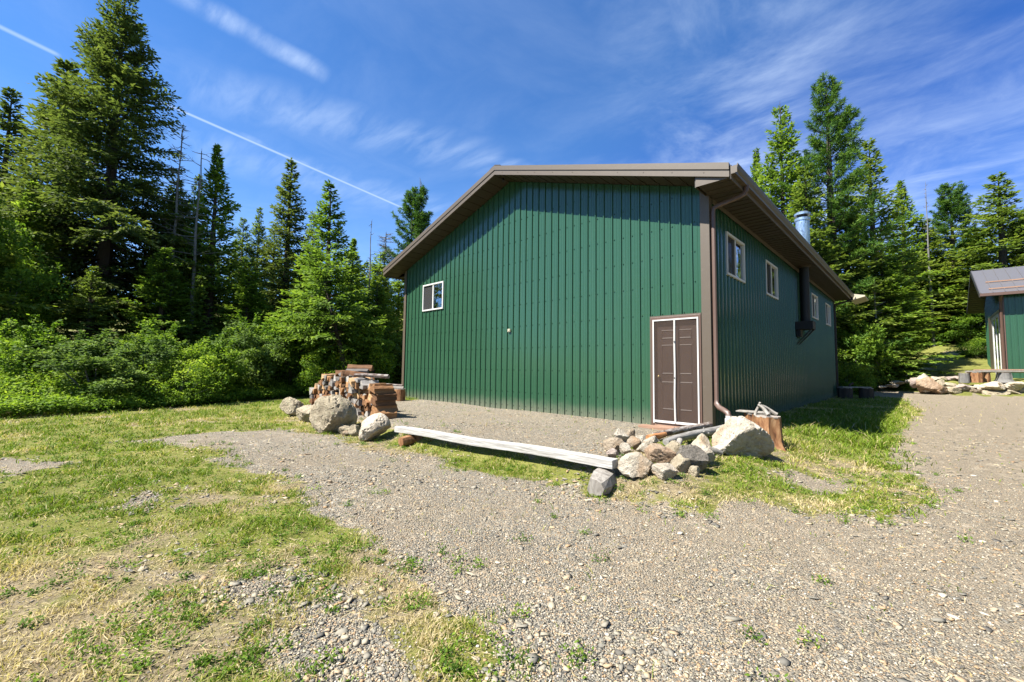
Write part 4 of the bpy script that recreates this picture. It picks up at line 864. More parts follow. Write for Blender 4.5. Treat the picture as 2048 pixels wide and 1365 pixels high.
# ---------------------------------------------------------------- vegetation
def kites(P, D_, L, Wd, rng, flat=.5):
    """n leaf-like quads: base P, direction D_, length L, width Wd; flat 1 = lying horizontally"""
    n = len(P); D_ = D_/np.linalg.norm(D_, axis=1)[:, None]
    up = np.stack([rng.normal(0, 1-flat, n), rng.normal(0, 1-flat, n), np.ones(n)], -1)
    S = np.cross(D_, up); S /= np.linalg.norm(S, axis=1)[:, None]+1e-9
    L = np.broadcast_to(L, (n,))[:, None]; Wd = np.broadcast_to(Wd, (n,))[:, None]
    a = P; b = P+D_*L*.45+S*Wd/2; c = P+D_*L; d = P+D_*L*.45-S*Wd/2
    return np.stack([a, b, c, d], 1)
def conifer(seed, H, R, base=.08, kind='fir', spacing=.25, nb=8, leaf=(.19, .088), sparse=1.0, lean=0.0, top_up=.55, droop=.35, power=1.0, tw=.13):
    rng = np.random.default_rng(seed); Ps = []; Ds = []; Ls = []; Tn = []; limbs = []
    h = base*H
    gap = rng.uniform(.55, 1.15, 64)
    while h < H*.985:
        t = (h-base*H)/(H*(1-base)); prof = (1-t)**power*min(1, .75+t*2.5)
        for b in range(nb if t < .85 else 4):
            az = rng.uniform(0, 2*math.pi); lum = gap[int(az/(2*math.pi)*8) % 8+8*int(t*7.9)]
            L = R*prof*rng.uniform(.62, 1.32)*(.50+.55*lum)+.14
            if rng.random() > sparse: continue
            e0 = (-.30+top_up*t*1.7) if kind == 'fir' else (.05+.75*t)
            n = max(3, int(L/tw)); s = (np.arange(n)+rng.uniform(0, 1, n)*.8)/n
            el = e0-droop*s*(1-t)+.45*s**2*(1 if kind == 'fir' else 1.6)
            step = L/n; r = np.cumsum(np.cos(el)*step); z = np.cumsum(np.sin(el)*step)
            az2 = az+rng.normal(0, .12); dirx = np.array([math.cos(az2), math.sin(az2)])
            hx = lean*h
            C = np.stack([r*dirx[0]+hx, r*dirx[1], h+z], -1)
            limbs.append((h, C, L))
            side = np.array([-dirx[1], dirx[0]])
            for sg in (-1, 1, 0):
                if kind == 'fir':
                    tl = (.24+.42*(1-s))*L*.62*rng.uniform(.6, 1.2, n)+.06 if sg else np.full(n, .10)
                    ang = rng.uniform(.6, 1.1, n)*sg
                    d2 = np.stack([dirx[0]*np.cos(ang)+side[0]*np.sin(ang), dirx[1]*np.cos(ang)+side[1]*np.sin(ang), el*.5-.18*abs(sg)+rng.normal(0, .12, n)], -1)
                    keep = (s > .10+.25*(1-t)*rng.random()) | (t > .8)
                    m = int(max(1, round(float(tl.mean())/(leaf[0]*.62))))
                    for k in range(m):
                        f = k/m
                        ok = keep & (tl*f < tl)
                        p = C+d2*(tl*f)[:, None]; p[:, 2] -= (tl*f)**2*.35
                        dd = d2+rng.normal(0, .33, (n, 3)); 
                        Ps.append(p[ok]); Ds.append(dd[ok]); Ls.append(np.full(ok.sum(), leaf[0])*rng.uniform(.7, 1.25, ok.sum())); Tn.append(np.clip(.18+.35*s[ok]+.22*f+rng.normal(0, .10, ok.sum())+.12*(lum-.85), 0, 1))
                else:                                   # pine: tufts of long needles towards the branch ends
                    if sg == 0: continue
                    ok = s > .25
                    tuft = C[ok]+np.stack([side[0]*sg*rng.uniform(0, .22, ok.sum())*L*.5, side[1]*sg*rng.uniform(0, .22, ok.sum())*L*.5, rng.uniform(0, .18, ok.sum())], -1)
                    q = 17; p = np.repeat(tuft, q, 0); dd = rng.normal(0, 1, (len(p), 3)); dd[:, :2] += dirx*.5; dd[:, 2] += .45
                    Ps.append(p); Ds.append(dd); Ls.append(np.full(len(p), leaf[0])*rng.uniform(.7, 1.2, len(p))); Tn.append(np.clip(np.repeat(rng.uniform(.1, .75, ok.sum()), q)+rng.normal(0, .08, len(p)), 0, .97))
        h += spacing*rng.uniform(.7, 1.3)*(1-.45*t)
    P = np.concatenate(Ps); Dd = np.concatenate(Ds); L = np.concatenate(Ls); tn = np.concatenate(Tn)
    Q = kites(P, Dd, L, leaf[1]*rng.uniform(.7, 1.3, len(P)), rng, .45 if kind == 'fir' else 0)
    tk = MB(); r0 = .017*H+.03; N = 12
    tk.tube([(lean*H*i/N, 0, -.4+(H+.4)*i/N) for i in range(N+1)], [r0*(1-i/N*.97)*(1.25 if i == 0 else 1) for i in range(N+1)], n=9, wob=.08, seed=seed)
    for (hh, C, Lb) in limbs[::2 if kind == 'fir' else 1]:
        rb = .008*Lb+.006; st = np.vstack([[lean*hh, 0, hh], C[::max(1, len(C)//4)]])
        tk.tube(st, list(np.linspace(rb*1.6, rb*.35, len(st))), n=4, cap=False)
    # dead twigs under the crown
    for k in range(int(base*H*5)):
        hh = rng.uniform(.12*base*H, base*H*1.2); az = rng.uniform(0, 6.28); Lb = rng.uniform(.3, .8)*R*.7
        tk.tube([(lean*hh, 0, hh), (lean*hh+math.cos(az)*Lb*.5, math.sin(az)*Lb*.5, hh+rng.uniform(-.1, .1)), (lean*hh+math.cos(az)*Lb, math.sin(az)*Lb, hh-rng.uniform(0, .3))], [.014, .009, .003], n=3, cap=False)
    return Q, tn, tk
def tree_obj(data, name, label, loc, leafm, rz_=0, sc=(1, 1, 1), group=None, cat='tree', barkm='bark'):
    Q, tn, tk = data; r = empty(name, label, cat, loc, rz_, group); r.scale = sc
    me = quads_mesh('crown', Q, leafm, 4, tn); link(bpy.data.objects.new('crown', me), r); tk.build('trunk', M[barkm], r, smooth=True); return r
def place_tree(proto, H0, x, y, H, R0, R, label, rz_=None, z=None, name=None, group=None):
    used = proto.get('_used', 0)
    if used: r = copy_tree(proto)
    else: r = proto
    proto['_used'] = 1
    H = H-.006*min(max(y-24, 0), 20)**2-.144*max(min(y, 58)-44, 0); s = H/H0; sr = R/R0*1.16
    r.location = (x, y, float(T(x, y)) if z is None else z); r.rotation_euler = (0, 0, random.uniform(0, 6.28) if rz_ is None else rz_); r.scale = (sr, sr, s)
    tag(r, label, 'tree', group or 'conifers around the clearing'); return r
# prototypes (height, radius)
PR = {}
def proto(key, H, R, leafm, **kw):
    nm = {'pine': 'pine_tree'}.get(kw.get('kind', 'fir'), 'fir_tree')
    PR[key] = (tree_obj(conifer(hash_(key), H, R, **kw), nm, 'x', (0, 0, -50), M[leafm]), H, R)
def hash_(s): return sum(ord(c)*(i+3) for i, c in enumerate(s))
proto('fa', 12, 1.9, 'fir'); proto('fb', 11, 1.7, 'fir', droop=.2, power=.95, base=.14); proto('fd', 13, 1.7, 'firdark', base=.15, droop=.15, power=1.05)
proto('fc', 12.5, 1.8, 'fir', base=.22, sparse=.8, droop=.5, power=.9, nb=7, top_up=.7); proto('fe', 11.5, 1.75, 'firyel', base=.2, droop=.1, power=1.15, top_up=.9, nb=7)
proto('fy', 11, 1.8, 'firyel', base=.10, sparse=.92); proto('fz', 12, 2.0, 'firyel', base=.06, power=.8)
proto('p1', 18.8, 2.5, 'pine', kind='pine', base=.12, spacing=.42, nb=5, leaf=(.24, .034), sparse=.9, tw=.17, power=.55); proto('p2', 14.5, 2.1, 'pine', kind='pine', base=.3, spacing=.34, nb=5, leaf=(.22, .036), tw=.16, power=.45)
def pt(k, *a, **kw): o, H, R = PR[k]; x, y, h, r, lab = a; return place_tree(o, H, x, y, h, R, r, lab, **kw)
big = conifer(77, 17.5, 3.45, base=.17, spacing=.22, nb=10, leaf=(.17, .075), droop=.42, power=1.0, tw=.12, sparse=.80)
b = tree_obj(big, 'fir_tree', 'tallest dark fir with thick bare lower trunk at the left of the photo', (-26.2, -7.93, float(T(-26.2, -7.93))), M['firdark'], 1.0, group='conifers around the clearing')
b.scale = (1.25, 1.25, 1.19)
for k, *a in [
    ('fd', -31.2, -9.95, 17.0, 2.9, 'dark fir whose top shows at the left shoulder of the tallest fir'),
    ('fd', -33.7, -12.07, 15.2, 2.2, 'dark blue green fir at the left edge of the photo'),
    ('fe', -24.17, -3.89, 12.7, 2.0, 'yellow green double topped fir right of the tallest fir'),
    ('fa', -27.4, -4.2, 11.6, 1.4, 'green fir half hidden behind the yellow green double topped fir'),
    ('fb', -30.5, -.16, 11.2, 1.2, 'slender dull fir between the double topped fir and the tall dark pointed fir'),
    ('fd', -25.57, .24, 13.8, 1.9, 'tall dark pointed fir standing alone against the sky left of the barn'),
    ('fy', -18.85, .12, 10.8, 2.0, 'bright yellow green fir with pointed top nearest the barn on the left'),
    ('fb', -26.7, 2.16, 11.0, 1.3, 'small fir top just left of the bright yellow green fir'),
    ('fe', -21.95, 2.85, 8.8, 1.7, 'low green fir right behind the bright yellow green fir'),
    ('fz', -22.6, 5.04, 8.5, 1.7, 'low yellowish fir below the two dead spires left of the barn'),
    ('fc', -30.2, -1.18, 10.2, 1.4, 'low dull fir right of the double topped fir'),
    ('fc', -33.0, 1.57, 10.7, 1.7, 'distant fir left of the tall dark pointed fir'),
    ('fy', -23.5, 6.99, 8.4, 1.6, 'low fir touching the left eave of the barn'),
    ('fe', -5.3, 25.34, 17.2, 1.9, 'green fir rising just behind the right end of the barn roof'),
    ('fz', -3.25, 23.0, 18.8, 2.3, 'tall yellow green fir with pointed top left of the tall pine'),
    ('fa', -1.56, 20.27, 13.0, 2.1, 'dense fir behind the barn eave left of the chimney'),
    ('fc', .82, 28.55, 16.6, 2.4, 'green fir directly right of the tall pine'),
    ('fe', 2.1, 42.4, 16.9, 2.6, 'mid height fir on the slope of tops descending right of the tall pine'),
    ('fa', 3.45, 42.9, 13.1, 2.6, 'lowest fir in the gap between the tall firs and the small pine'),
    ('fc', 7.81, 42.36, 15.6, 3.1, 'broad fir above the garage roof at the right edge'),
    ('fz', 6.61, 45.73, 11.6, 2.1, 'low yellowish fir between the small pine and the broad right edge fir'),
    ('fa', -.08, 23.25, 11.6, 2.2, 'dense fir right behind the chimney of the barn'),
    ('fz', 1.4, 24.29, 8.3, 2.1, 'short light green fir with a pale dead stem beside it right of the barn'),
    ('fa', 4.0, 44.2, 9.3, 3.2, 'wide low fir hanging over the grassy track'),
    ('fa', 9.81, 43.13, 13.1, 2.7, 'fir behind the garage roof cut by the right edge of the photo'),
    ('fz', 5.7, 44.0, 7.9, 2.4, 'small bright fir to the left of the garage overhang'),
    ('fa', -27.5, -5.2, 11.0, 2.3, 'shaded understorey fir under the right side of the tallest fir'),
    ('fb', -21.5, -12.3, 9.5, 2.0, 'bright fir at the lower left below the dark fir crowns'),
    ('fe', -24.9, -10.4, 8.6, 1.7, 'young light fir left of the thick bare trunk of the tallest fir'),
    ('fz', -21.98, -6.06, 6.4, 1.4, 'short bright fir right of the thick bare trunk of the tallest fir'),
    ('fe', -31.0, -4.84, 10.6, 2.0, 'fir filling the gap between the tallest fir and the double topped fir'),
    ('fz', -22.02, -2.62, 6.6, 1.4, 'short bright fir below the double topped fir'),
    ('fz', -17.9, 2.4, 5.9, 1.3, 'short fir close to the left barn corner above the woodpile'),
    ('fc', -21.61, -8.37, 5.0, 1.0, 'small thin fir in front of the thick bare trunk of the tallest fir'),
    ('fz', -26.5, -14.5, 10.5, 2.2, 'yellow green fir cut by the left edge of the photo')]:
    pt(k, *a)
pt('p1', -.72, 22.66, 18.9, 2.75, 'tallest pine with open tufted branches right of the barn', rz_=2.0)
pt('p2', 5.23, 45.4, 15.9, 2.3, 'small round topped pine between the firs right of the barn')
pt('p2', -24.92, 9.19, 14.0, 2.3, 'bushy pine with two bare leader tips above the left barn eave')
# leaning small fir
r = tree_obj(conifer(91, 6.6, 1.9, base=.38, lean=-.30, sparse=.9, power=.6), 'fir_tree', 'small leaning fir with crooked bare trunk in front of the bright yellow green fir', (-15.6, .25, float(T(-15.6, .25))), M['firyel'], 0.72, group='conifers around the clearing')
# dead snags
def snag(x, y, H, label, seed, twigs=40, R=.8, h0=.35, name='dead_tree'):
    rg = random.Random(seed); r = empty(name, label, 'dead tree', (x, y, float(T(x, y))), 0, 'dead bare trees'); q = MB()
    q.tube([(rg.uniform(-.05, .05), rg.uniform(-.05, .05), H*i/8) for i in range(9)], [.13*(1-i/8.4) for i in range(9)], n=6); q.build('trunk', M['greybark'], r, smooth=True)
    q = MB(); q.tube([(0, 0, H*h0*.95), (0, 0, H*.99)], .012, n=4)
    for k in range(twigs):
        h = H*rg.uniform(h0, .98); a = rg.uniform(0, 6.28); L = R*(1.15-h/H)*rg.uniform(.5, 1.4)+.12; dz = rg.uniform(-.25, .3)
        q.tube([(0, 0, h), (math.cos(a)*L*.5, math.sin(a)*L*.5, h+dz*L*.5), (math.cos(a+.2)*L, math.sin(a+.2)*L, h+dz*L+rg.uniform(-.1, .15))], [.022, .014, .005], n=4, cap=False)
        for j in range(2):
            b = a+rg.uniform(-.9, .9); q.tube([(math.cos(a)*L*.5, math.sin(a)*L*.5, h+dz*L*.5), (math.cos(a)*L*.5+math.cos(b)*L*.35, math.sin(a)*L*.5+math.sin(b)*L*.35, h+dz*L*.5+rg.uniform(-.1, .15))], [.010, .004], n=3, cap=False)
    q.build('branches', M['greybark'], r); return r
snag(-24.29, -5.47, 13.3, 'bare dead treetop right beside the tallest fir', 1, 60, 1.5, .5)
snag(-23.02, -4.79, 11.8, 'dead tree with crooked bare branches left of the double topped fir', 2, 40, 2.0, .45)
snag(-22.03, 4.02, 10.3, 'thin bare spire left of the bushy pine', 3, 26, .5)
snag(-22.3, 5.2, 9.8, 'bare branchy dead top closest to the bushy pine', 4, 70, 2.0, .7)
snag(-24.7, 9.3, 15.3, 'taller of the two bare spikes sticking out of the bushy pine', 5, 12, .25, .85)
snag(-25.3, 9.0, 14.7, 'shorter of the two bare spikes sticking out of the bushy pine', 6, 12, .25, .85)
snag(3.64, 41.22, 14.2, 'thin dead spire in the sky gap right of the tall firs', 7, 30, .4)
snag(1.15, 22.6, 6.2, 'pale bare stem standing in front of the firs right of the barn', 8, 20, .8)
# broadleaf shrubs and small trees
def shrub(seed, H, R, nleaf, leaf=.10, clumps=34):
    rng = np.random.default_rng(seed); C = []
    while len(C) < clumps:
        p = rng.uniform(-1, 1, 3); 
        if p[0]**2+p[1]**2+(p[2]*.95)**2 < 1 and np.linalg.norm(p) > .35: C.append(p)
    C = np.array(C)*np.array([R, R, H*.46])+np.array([0, 0, H*.5]); k = rng.integers(0, clumps, nleaf)
    off = rng.normal(0, 1, (nleaf, 3)); off /= np.linalg.norm(off, axis=1)[:, None]; rr = rng.uniform(.35, 1, (nleaf, 1))**.5*rng.uniform(.7, 1.2, clumps)[k][:, None]*R*.36
    P = C[k]+off*rr*np.array([1, 1, .8]); P[:, 2] = np.maximum(P[:, 2], .03)
    D = off*.6+rng.normal(0, .6, (nleaf, 3)); D[:, 2] -= .15
    Q = kites(P, D, leaf*rng.uniform(.6, 1.3, nleaf), leaf*.62*rng.uniform(.7, 1.2, nleaf), rng, .35)
    ns = 26; sh = C[rng.integers(0, clumps, ns)]; top = sh+np.stack([rng.normal(0, .25, ns)*R, rng.normal(0, .25, ns)*R, rng.uniform(.12, .38, ns)*H], -1); q = nleaf//110; f = rng.uniform(.1, 1, (ns, q, 1)); Ps = (sh[:, None]*(1-f)+top[:, None]*f+rng.normal(0, .05, (ns, q, 3))).reshape(-1, 3)
    Dq = rng.normal(0, 1, (ns*q, 3)); Q = np.concatenate([Q, kites(Ps, Dq, leaf*rng.uniform(.6, 1.2, ns*q), leaf*.6, rng, .3)]); off = np.concatenate([off, Dq*.3]); k = np.concatenate([k, rng.integers(0, clumps, ns*q)]); nleaf = len(Q)
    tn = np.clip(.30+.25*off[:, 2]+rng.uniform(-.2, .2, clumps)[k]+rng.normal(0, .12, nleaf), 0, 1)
    tk = MB(); rg = random.Random(seed)
    for c in C[::2]: tk.tube([(rg.uniform(-.15, .15), rg.uniform(-.15, .15), -.1), (c[0]*.4, c[1]*.4, c[2]*.55), tuple(c)], [.035*H/3+.008, .02*H/3+.005, .006], n=4, cap=False)
    return Q, tn, tk
SH_ = {}
for key, sd, H, R, n, m_, lf in (('sa', 5, 3, 1.2, 11000, 'leaf', .115), ('sb', 6, 3, 1.1, 10000, 'leafdull', .11), ('sc', 8, 2, 1.1, 9000, 'leaf', .085), ('st', 9, 6, 1.5, 15000, 'leaf', .12)):
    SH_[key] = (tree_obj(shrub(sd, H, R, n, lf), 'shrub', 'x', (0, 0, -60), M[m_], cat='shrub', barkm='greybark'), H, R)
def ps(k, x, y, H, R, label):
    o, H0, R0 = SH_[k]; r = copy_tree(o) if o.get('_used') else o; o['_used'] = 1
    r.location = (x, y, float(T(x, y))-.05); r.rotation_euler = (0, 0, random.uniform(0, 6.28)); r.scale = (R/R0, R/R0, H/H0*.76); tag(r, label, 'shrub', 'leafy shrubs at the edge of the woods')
for a in [('st', -21.6, -10.8, 8.6, 1.5, 'tall bright green leafy tree at the left edge of the photo'), ('sa', -18.24, -1.54, 4.7, 1.5, 'tallest lime green bush below the dark pointed fir'), ('sb', -17.55, -3.58, 3.7, 1.3, 'dull green bush left of the tallest lime green bush'),
          ('sa', -16.67, 1.4, 4.2, 1.2, 'lime green bush behind the woodpile left of the barn'), ('sb', -17.7, 3.26, 3.9, 1.2, 'greyish bush beside the left barn corner'), ('sa', -16.24, -5.03, 3.0, 1.1, 'bright leafy bush right of the big bare fir trunk'),
          ('sb', -16.04, -6.92, 2.8, 1.2, 'pale leafy bush in front of the big bare fir trunk'), ('sb', -17.17, -8.72, 2.9, 1.4, 'silvery green bush left of the big bare fir trunk'), ('sa', -18.21, -9.8, 3.4, 1.3, 'bright green bush low at the left edge'),
          ('sc', -16.16, -.71, 2.7, 1.2, 'low bright bush between the lime bush and the woodpile'), ('sc', -14.9, -6.23, 2.0, 1.1, 'low bush at the front of the thicket'), ('sa', .31, 20.72, 4.9, 1.4, 'tall leafy bush at the far right corner of the barn'),
          ('sa', 5.63, 41.3, 3.9, 1.7, 'bright bush left of the garage beyond the track'), ('sc', .25, 18.3, 1.9, 1.0, 'fern like low bush at the far right corner of the barn'), ('sc', 5.72, 35, 1.7, 1.2, 'small bush at the garage corner'), ('sc', -18.08, 1.66, 2.1, 1.3, 'low dark bush behind the woodpile top'),
          ('sb', -15.0, -8.2, 2.2, 1.2, 'pale low bush at the left front of the thicket'), ('sc', -16.6, -10.4, 2.4, 1.3, 'low bush cut by the left edge of the photo'), ('sa', -19.5, -6.3, 3.6, 1.5, 'leafy bush right behind the big bare fir trunk'), ('sa', -20.2, -2.5, 4.4, 1.7, 'leafy bush deep in the shade between the firs'),
          ('sb', -20.8, .9, 4.0, 1.6, 'bush in the shade under the bright yellow green fir'), ('sb', -.9, 21.0, 3.5, 1.5, 'bush behind the far barn corner'), ('sc', .6, 26.0, 1.5, 1.5, 'low bush beneath the short light green fir'), ('sc', 2.2, 42.0, 2.0, 1.8, 'low bush at the end of the grassy track')]: ps(*a)
# undergrowth band along the edge of the wood: one mass of leaves
def leaf_mass(name, label, pts, n, hfun, leaf, m_, seed, width):
    rng = np.random.default_rng(seed); A = np.array(pts, float); seg = np.diff(A, axis=0); ln = np.hypot(seg[:, 0], seg[:, 1]); cs = np.concatenate([[0], np.cumsum(ln)])
    s = rng.uniform(0, cs[-1], n); i = np.clip(np.searchsorted(cs, s)-1, 0, len(seg)-1); f = (s-cs[i])/ln[i]
    nrm = np.stack([-seg[:, 1], seg[:, 0]], -1)/ln[:, None]
    w = rng.uniform(0, 1, n)**1.15*width
    xy = A[i]+seg[i]*f[:, None]+nrm[i]*w[:, None]
    hmax = hfun(xy[:, 0], xy[:, 1], w); 
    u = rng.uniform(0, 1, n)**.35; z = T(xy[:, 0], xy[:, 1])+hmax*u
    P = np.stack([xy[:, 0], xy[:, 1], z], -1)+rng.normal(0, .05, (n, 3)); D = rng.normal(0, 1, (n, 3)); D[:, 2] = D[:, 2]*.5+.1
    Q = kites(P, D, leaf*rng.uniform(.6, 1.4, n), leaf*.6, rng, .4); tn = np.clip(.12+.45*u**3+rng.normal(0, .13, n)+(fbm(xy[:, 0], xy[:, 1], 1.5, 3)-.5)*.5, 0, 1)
    tag(link(bpy.data.objects.new(name, quads_mesh(name, Q, M[m_], 4, tn))), label, 'undergrowth', None, 'stuff')
def hf(x, y, w): return np.minimum(.22+w*.38, .95)*(.45+1.1*fbm(x, y, 1.0, 7, 3))
leaf_mass('undergrowth', 'dense low green undergrowth along the edge of the wood', [(-20.5, 7.5), (-18.0, 1.0), (-17.0, -1.2), (-15.2, -4.2), (-14.0, -6.0), (-13.3, -7.8), (-13.0, -9.6), (-13.2, -12.5)][::-1], 95000, hf, .085, 'leaf', 41, -4.5) if False else None
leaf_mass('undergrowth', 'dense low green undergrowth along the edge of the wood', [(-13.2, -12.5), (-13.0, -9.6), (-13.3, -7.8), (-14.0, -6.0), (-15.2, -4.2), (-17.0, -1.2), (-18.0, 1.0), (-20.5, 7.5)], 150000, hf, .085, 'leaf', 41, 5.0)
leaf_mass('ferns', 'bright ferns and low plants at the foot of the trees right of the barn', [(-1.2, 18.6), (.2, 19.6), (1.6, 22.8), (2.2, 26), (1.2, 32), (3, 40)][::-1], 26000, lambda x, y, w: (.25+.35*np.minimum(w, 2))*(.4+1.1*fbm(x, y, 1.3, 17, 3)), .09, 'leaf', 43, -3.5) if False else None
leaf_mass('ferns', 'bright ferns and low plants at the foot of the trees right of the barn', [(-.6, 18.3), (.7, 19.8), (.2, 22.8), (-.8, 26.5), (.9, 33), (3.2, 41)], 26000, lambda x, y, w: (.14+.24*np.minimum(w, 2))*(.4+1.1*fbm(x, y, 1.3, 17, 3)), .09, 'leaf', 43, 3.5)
# far woods behind: one mass that no one could count
def far_woods():
    rng = np.random.default_rng(66); Qs = []; tn = []
    base = [conifer(200+k, 12, 2.2, leaf=(.42, .19), tw=.34, spacing=.5, nb=5, base=.05) for k in range(3)]
    spots = []
    for k in range(46):
        a = rng.uniform(0, 1); x = -29-rng.uniform(0, 16); y = -20+a*38; spots.append((x, y, rng.uniform(.62, .86)))
    for k in range(60): spots.append((rng.uniform(-8, 34), rng.uniform(47, 64), rng.uniform(.65, .95)))
    for k in range(10): spots.append((rng.uniform(-26, -20), rng.uniform(-7, 9), rng.uniform(.42, .6)))
    for k in range(34): spots.append((rng.uniform(-40, 40), -rng.uniform(34, 46), rng.uniform(.8, 1.2)))  # unseen trees behind the camera, added to dim the low sky light
    for k in range(14): spots.append((rng.uniform(-18, 1), rng.uniform(27, 36), rng.uniform(.7, .95)))
    for k in range(38): spots.append((rng.uniform(19, 27), rng.uniform(-16, 46), rng.uniform(1.05, 1.6)))
    for x, y, s in spots:
        Q, t_, tk = base[rng.integers(3)]; a = rng.uniform(0, 6.28); c, sn = math.cos(a), math.sin(a); Rm = np.array([[c, -sn, 0], [sn, c, 0], [0, 0, 1]])
        Qs.append((Q.reshape(-1, 3)@Rm.T)*s+np.array([x, y, float(T(x, y))])); tn.append(np.clip(t_+rng.uniform(-.08, .25), 0, 1))
    tag(link(bpy.data.objects.new('far_woods', quads_mesh('far_woods', np.concatenate(Qs), M['fir'], 4, np.concatenate(tn)))), 'distant mass of conifers closing off the clearing', 'woods', None, 'stuff')
far_woods()
# ---------------------------------------------------------------- grass, straw, stones
def near_points(n, rng, rmin=1.7, rmax=22, power=1.35, amin=-62, amax=60):
    """points around the viewpoint, denser near it; angles measured from the view direction"""
    r = rmin*(rmax/rmin)**(rng.uniform(0, 1, n)**(1/power)); a = np.radians(rng.uniform(amin, amax, n))+YAW+math.pi/2
    return CAM[0]+r*np.cos(a), CAM[1]+r*np.sin(a), r
def on_open(x, y):   # not inside buildings
    return ~((x > -BW-.03) & (x < .04) & (y > -.03) & (y < BL)) & ~((x > 5.9) & (y > 24.4))
def grass():
    rng = np.random.default_rng(90); n = 620000; x, y, r = near_points(n, rng, 1.2, 26, 1.72, -72, 70)
    gm, gr, g = masks(x, y); cl = fbm(x, y, 5, 31, 3); cl2 = fbm(x, y, 1.6, 37, 3)
    dens = (1-gm)*(.25+1.1*np.clip((cl-.36)*3.2, 0, 1))*(.4+.6*np.clip(gr*1.5, 0, 1))+gm*.012
    ok = (rng.uniform(0, 1, n) < dens) & on_open(x, y) & (x > -14.5+.0*x) 
    x, y, r, gr, cl, cl2, gm = [q[ok] for q in (x, y, r, gr, cl, cl2, gm)]; n = len(x)
    tall = .6+1.0*np.clip((cl-.45)*4, 0, 1); edge = sm(x, .9, 1.3)*(1-sm(x, 2.3, 2.9))*sm(y, -1.2, .3)*(1-sm(y, 4, 8))
    h = (.018+.022*gr)*tall*rng.uniform(.5, 1.6, n)*(1+1.1*edge)*(1+.25*np.clip(r-4, 0, 10)/4)
    w = (.0022+.0011*r)*rng.uniform(.7, 1.3, n); w = np.minimum(w, .016)
    a = rng.uniform(0, 6.28, n); tilt = rng.uniform(.2, 1.0, n); D = np.stack([np.cos(a)*tilt, np.sin(a)*tilt, np.ones(n)], -1)
    z = ZG(x, y)-.004; P = np.stack([x, y, z], -1); D /= np.linalg.norm(D, axis=1)[:, None]; b = rng.uniform(0, 6.28, n); S = np.stack([np.cos(b), np.sin(b), 0*b], -1)*w[:, None]/2
    bend = np.stack([np.cos(a), np.sin(a), -0.2*np.ones(n)], -1)*h[:, None]*.35
    A = P-S; B = P+S; C = P+D*h[:, None]*.62+S*.8; E_ = P+D*h[:, None]*.62-S*.8; Tp = P+D*h[:, None]+bend
    V = np.stack([A, B, C, E_, Tp], 1)    # 5 verts -> quad+tri : use two quads (E,C,T,T) avoided, build indices
    base = np.arange(n)[:, None]*5; F1 = base+np.array([[0, 1, 2]]); F2 = base+np.array([[0, 2, 3]]); F3 = base+np.array([[3, 2, 4]])
    g2 = np.clip((gr+(cl2-.5)*.9+rng.normal(0, .13, n)-.32)*2.6, 0, 1)
    tint = np.clip(1-g2*.84+rng.normal(0, .08, n), 0.02, 1); tint = np.where(rng.uniform(0, 1, n) < .10, rng.uniform(.6, 1, n), tint)
    me = idx_mesh('grass', V.reshape(-1, 3), np.concatenate([F1, F2, F3]), M['blade'], np.tile(tint, 3))
    tag(link(bpy.data.objects.new('grass', me)), 'short patchy grass of the lawn, green far off and straw yellow nearby', 'grass', None, 'stuff')
    # long straws lying flat
    n = 90000; x, y, r = near_points(n, rng, 1.7, 12, 1.4); gm, gr, g = masks(x, y); ok = (rng.uniform(0, 1, n) < .45*(1-gm)*(1.1-gr)+.010) & on_open(x, y); x, y, r = x[ok], y[ok], r[ok]; n = len(x)
    a = rng.uniform(0, 6.28, n); L = rng.uniform(.025, .12, n); D = np.stack([np.cos(a), np.sin(a), rng.normal(0, .10, n)], -1); P = np.stack([x, y, ZG(x, y)+rng.uniform(.003, .022, n)], -1)
    S = np.stack([-np.sin(a), np.cos(a), rng.normal(0, .3, n)], -1)*(.0006+.00028*r)[:, None]; M1 = P+D*L[:, None]*.5+np.stack([-np.sin(a), np.cos(a), .3+0*a], -1)*(rng.normal(0, .06, n)*L)[:, None]; E_ = P+D*L[:, None]
    V = np.stack([P-S, P+S, M1+S, M1-S, E_], 1); base = np.arange(n)[:, None]*5
    me = idx_mesh('straw', V.reshape(-1, 3), np.concatenate([base+np.array([[0, 1, 2]]), base+np.array([[0, 2, 3]]), base+np.array([[3, 2, 4]])]), M['blade'], np.tile(np.clip(rng.normal(.86, .1, n), .6, 1), 3))
    tag(link(bpy.data.objects.new('straw', me)), 'dry pale straw lying flat over the ground', 'straw', None, 'stuff')
grass()
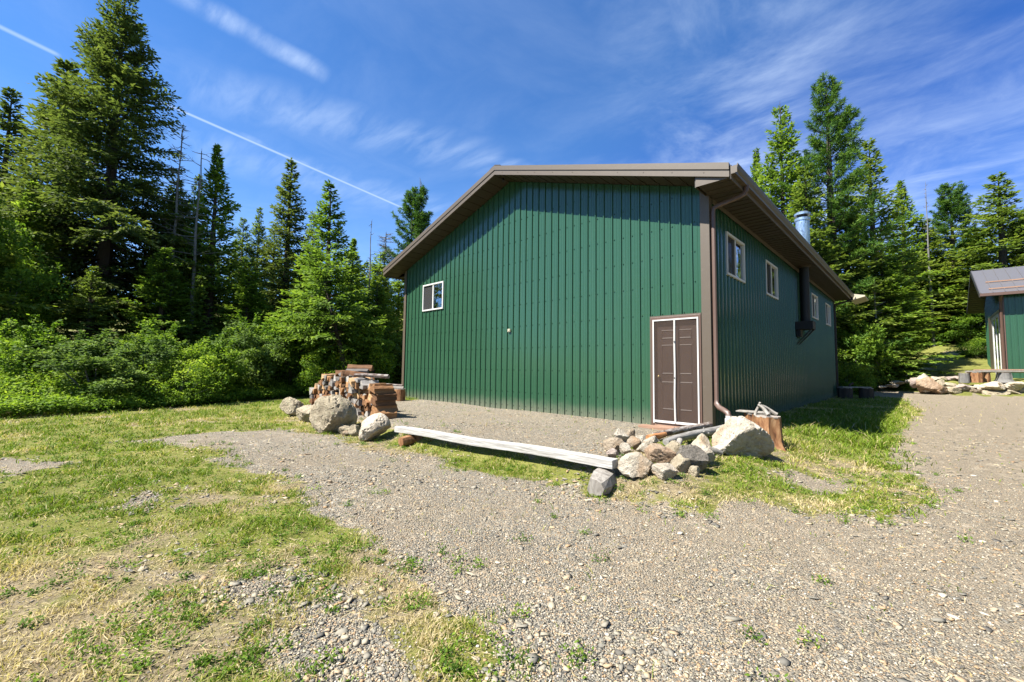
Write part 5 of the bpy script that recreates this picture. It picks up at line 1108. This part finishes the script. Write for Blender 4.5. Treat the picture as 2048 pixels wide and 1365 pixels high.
def stones():
    rng = np.random.default_rng(17); V0, F0 = ICO[1]
    def batch(x, y, s, flat, seed):
        n = len(x); k = len(V0); R = rng.uniform(.62, 1.25, (n, k, 1)) if seed == 1 else rng.uniform(.40, 1.45, (n, k, 1)); Vb = V0[None]*R
        if seed > 1: Vb[..., 2] = np.clip(Vb[..., 2], -.6, rng.uniform(.25, .6, (n, 1))+Vb[..., 0]*.15)
        V = Vb*(s*np.ones(n))[:, None, None]*np.stack([rng.uniform(.8, 1.4, n), rng.uniform(.55, 1, n), flat*rng.uniform(.6, 1.3, n)], -1)[:, None, :]
        a = rng.uniform(0, 6.28, n); c, sn = np.cos(a)[:, None], np.sin(a)[:, None]; tx = rng.normal(0, .35, n)[:, None]
        X, Y, Z = V[..., 0], V[..., 1], V[..., 2]; Z = Z+Y*tx*.6; V = np.stack([X*c-Y*sn, X*sn+Y*c, Z], -1)
        V[..., 0] += x[:, None]; V[..., 1] += y[:, None]; V[..., 2] += (ZG(x, y)+s*flat*.5)[:, None]
        F = (F0[None]+np.arange(n)[:, None, None]*k).reshape(-1, 3); return V.reshape(-1, 3), F
    def sow(n, rmin, rmax, power, smin, smax, flat, dens, amin=-70, amax=68):
        x, y, r = near_points(n, rng, rmin, rmax, power, amin, amax); ok = (rng.uniform(0, 1, n) < dens(x, y)) & on_open(x, y); x, y, r = x[ok], y[ok], r[ok]
        s = smin+(smax-smin)*rng.uniform(0, 1, len(x))**3; return x, y, s, flat
    def dg(x, y):
        gm, gr, g = masks(x, y); return gm*(.55+.6*(fbm(x, y, 2.2, 51)-.3))+(1-gm)*.10
    def de(x, y):      # coarse stones along the edges of the gravel
        gm, gr, g = masks(x, y); e = np.exp(-(g/.28)**2)*np.clip((fbm(x, y, 1.8, 57)-.42)*7, 0, 1)
        return np.clip(e+.05*gm+.7*gm*np.clip((fbm(x, y, .7, 61)-.56)*6, 0, 1)+.35*gm*sm(x, 2.4, 4.2), 0, 1)
    parts = [batch(*sow(215000, 1.2, 8.5, 1.3, .0045, .0095, .62, dg), 1), batch(*sow(60000, 1.8, 13, 1.5, .009, .030, .36, de), 2), batch(*sow(3200, 2.0, 11, 1.5, .018, .046, .24, lambda x, y: de(x, y)*.8), 3)]
    Vs = []; Fs = []; tn = []; off = 0
    for i, (V, F) in enumerate(parts):
        Vs.append(V); Fs.append(F+off); off += len(V); n = len(F)//len(F0)
        t = rng.uniform(0, 1, n)**(1.0 if i == 0 else .85)*(1, .97, .90)[i]; tn.append(np.repeat(t, len(F0)))
    me = idx_mesh('loose_gravel', np.concatenate(Vs), np.concatenate(Fs), M['stone'], np.concatenate(tn))
    tag(link(bpy.data.objects.new('loose_gravel', me)), 'loose angular grey and tan gravel stones', 'gravel', None, 'stuff')
stones()
# small weeds
def weeds():
    rng = np.random.default_rng(71); n = 9000; x, y, r = near_points(n, rng, 1.9, 13, 1.5); gm, gr, g = masks(x, y)
    ok = (rng.uniform(0, 1, n) < np.exp(-((g+.35)/.5)**2)*.20+.035*(1-gm)+.0025) & on_open(x, y); x, y = x[ok], y[ok]
    ex = [(-4.35, -4.95), (-4.0, -4.8), (.55, -4.35), (.75, -4.2), (.85, -3.85), (.7, -3.3), (1.1, -3.3), (.35, -3.95), (1.3, -2.9), (-3.6, -4.6), (-3.75, -4.25), (-5.9, -5.1), (-6.3, -5.0), (-1, -4.5), (-.4, -4.45), (-2, -4.55)]
    x = np.concatenate([x, [e[0] for e in ex]*1]); y = np.concatenate([y, [e[1] for e in ex]*1]); m = len(x); q = 46; sz = rng.uniform(.02, .06, m)
    P = np.repeat(np.stack([x, y, ZG(x, y)], -1), q, 0)+rng.normal(0, 1, (m*q, 3))*np.repeat(sz, q)[:, None]*np.array([.8, .8, .0]); P[:, 2] += np.abs(rng.normal(0, .6, m*q))*np.repeat(sz, q)
    D = rng.normal(0, 1, (m*q, 3)); D[:, 2] = np.abs(D[:, 2])*.8; Q = kites(P, D, .022*rng.uniform(.6, 1.4, m*q), .011, rng, .3)
    tint = np.clip(np.repeat(rng.uniform(.1, .5, m), q)+rng.normal(0, .12, m*q), 0, 1)
    tag(link(bpy.data.objects.new('weeds', quads_mesh('weeds', Q, M['leaf'], 4, tint))), 'small leafy weeds scattered over gravel and lawn', 'weeds', None, 'stuff')
weeds()
for o in list(bpy.data.objects):
    if '_used' in o: del o['_used']
bpy.data.orphans_purge() if False else None
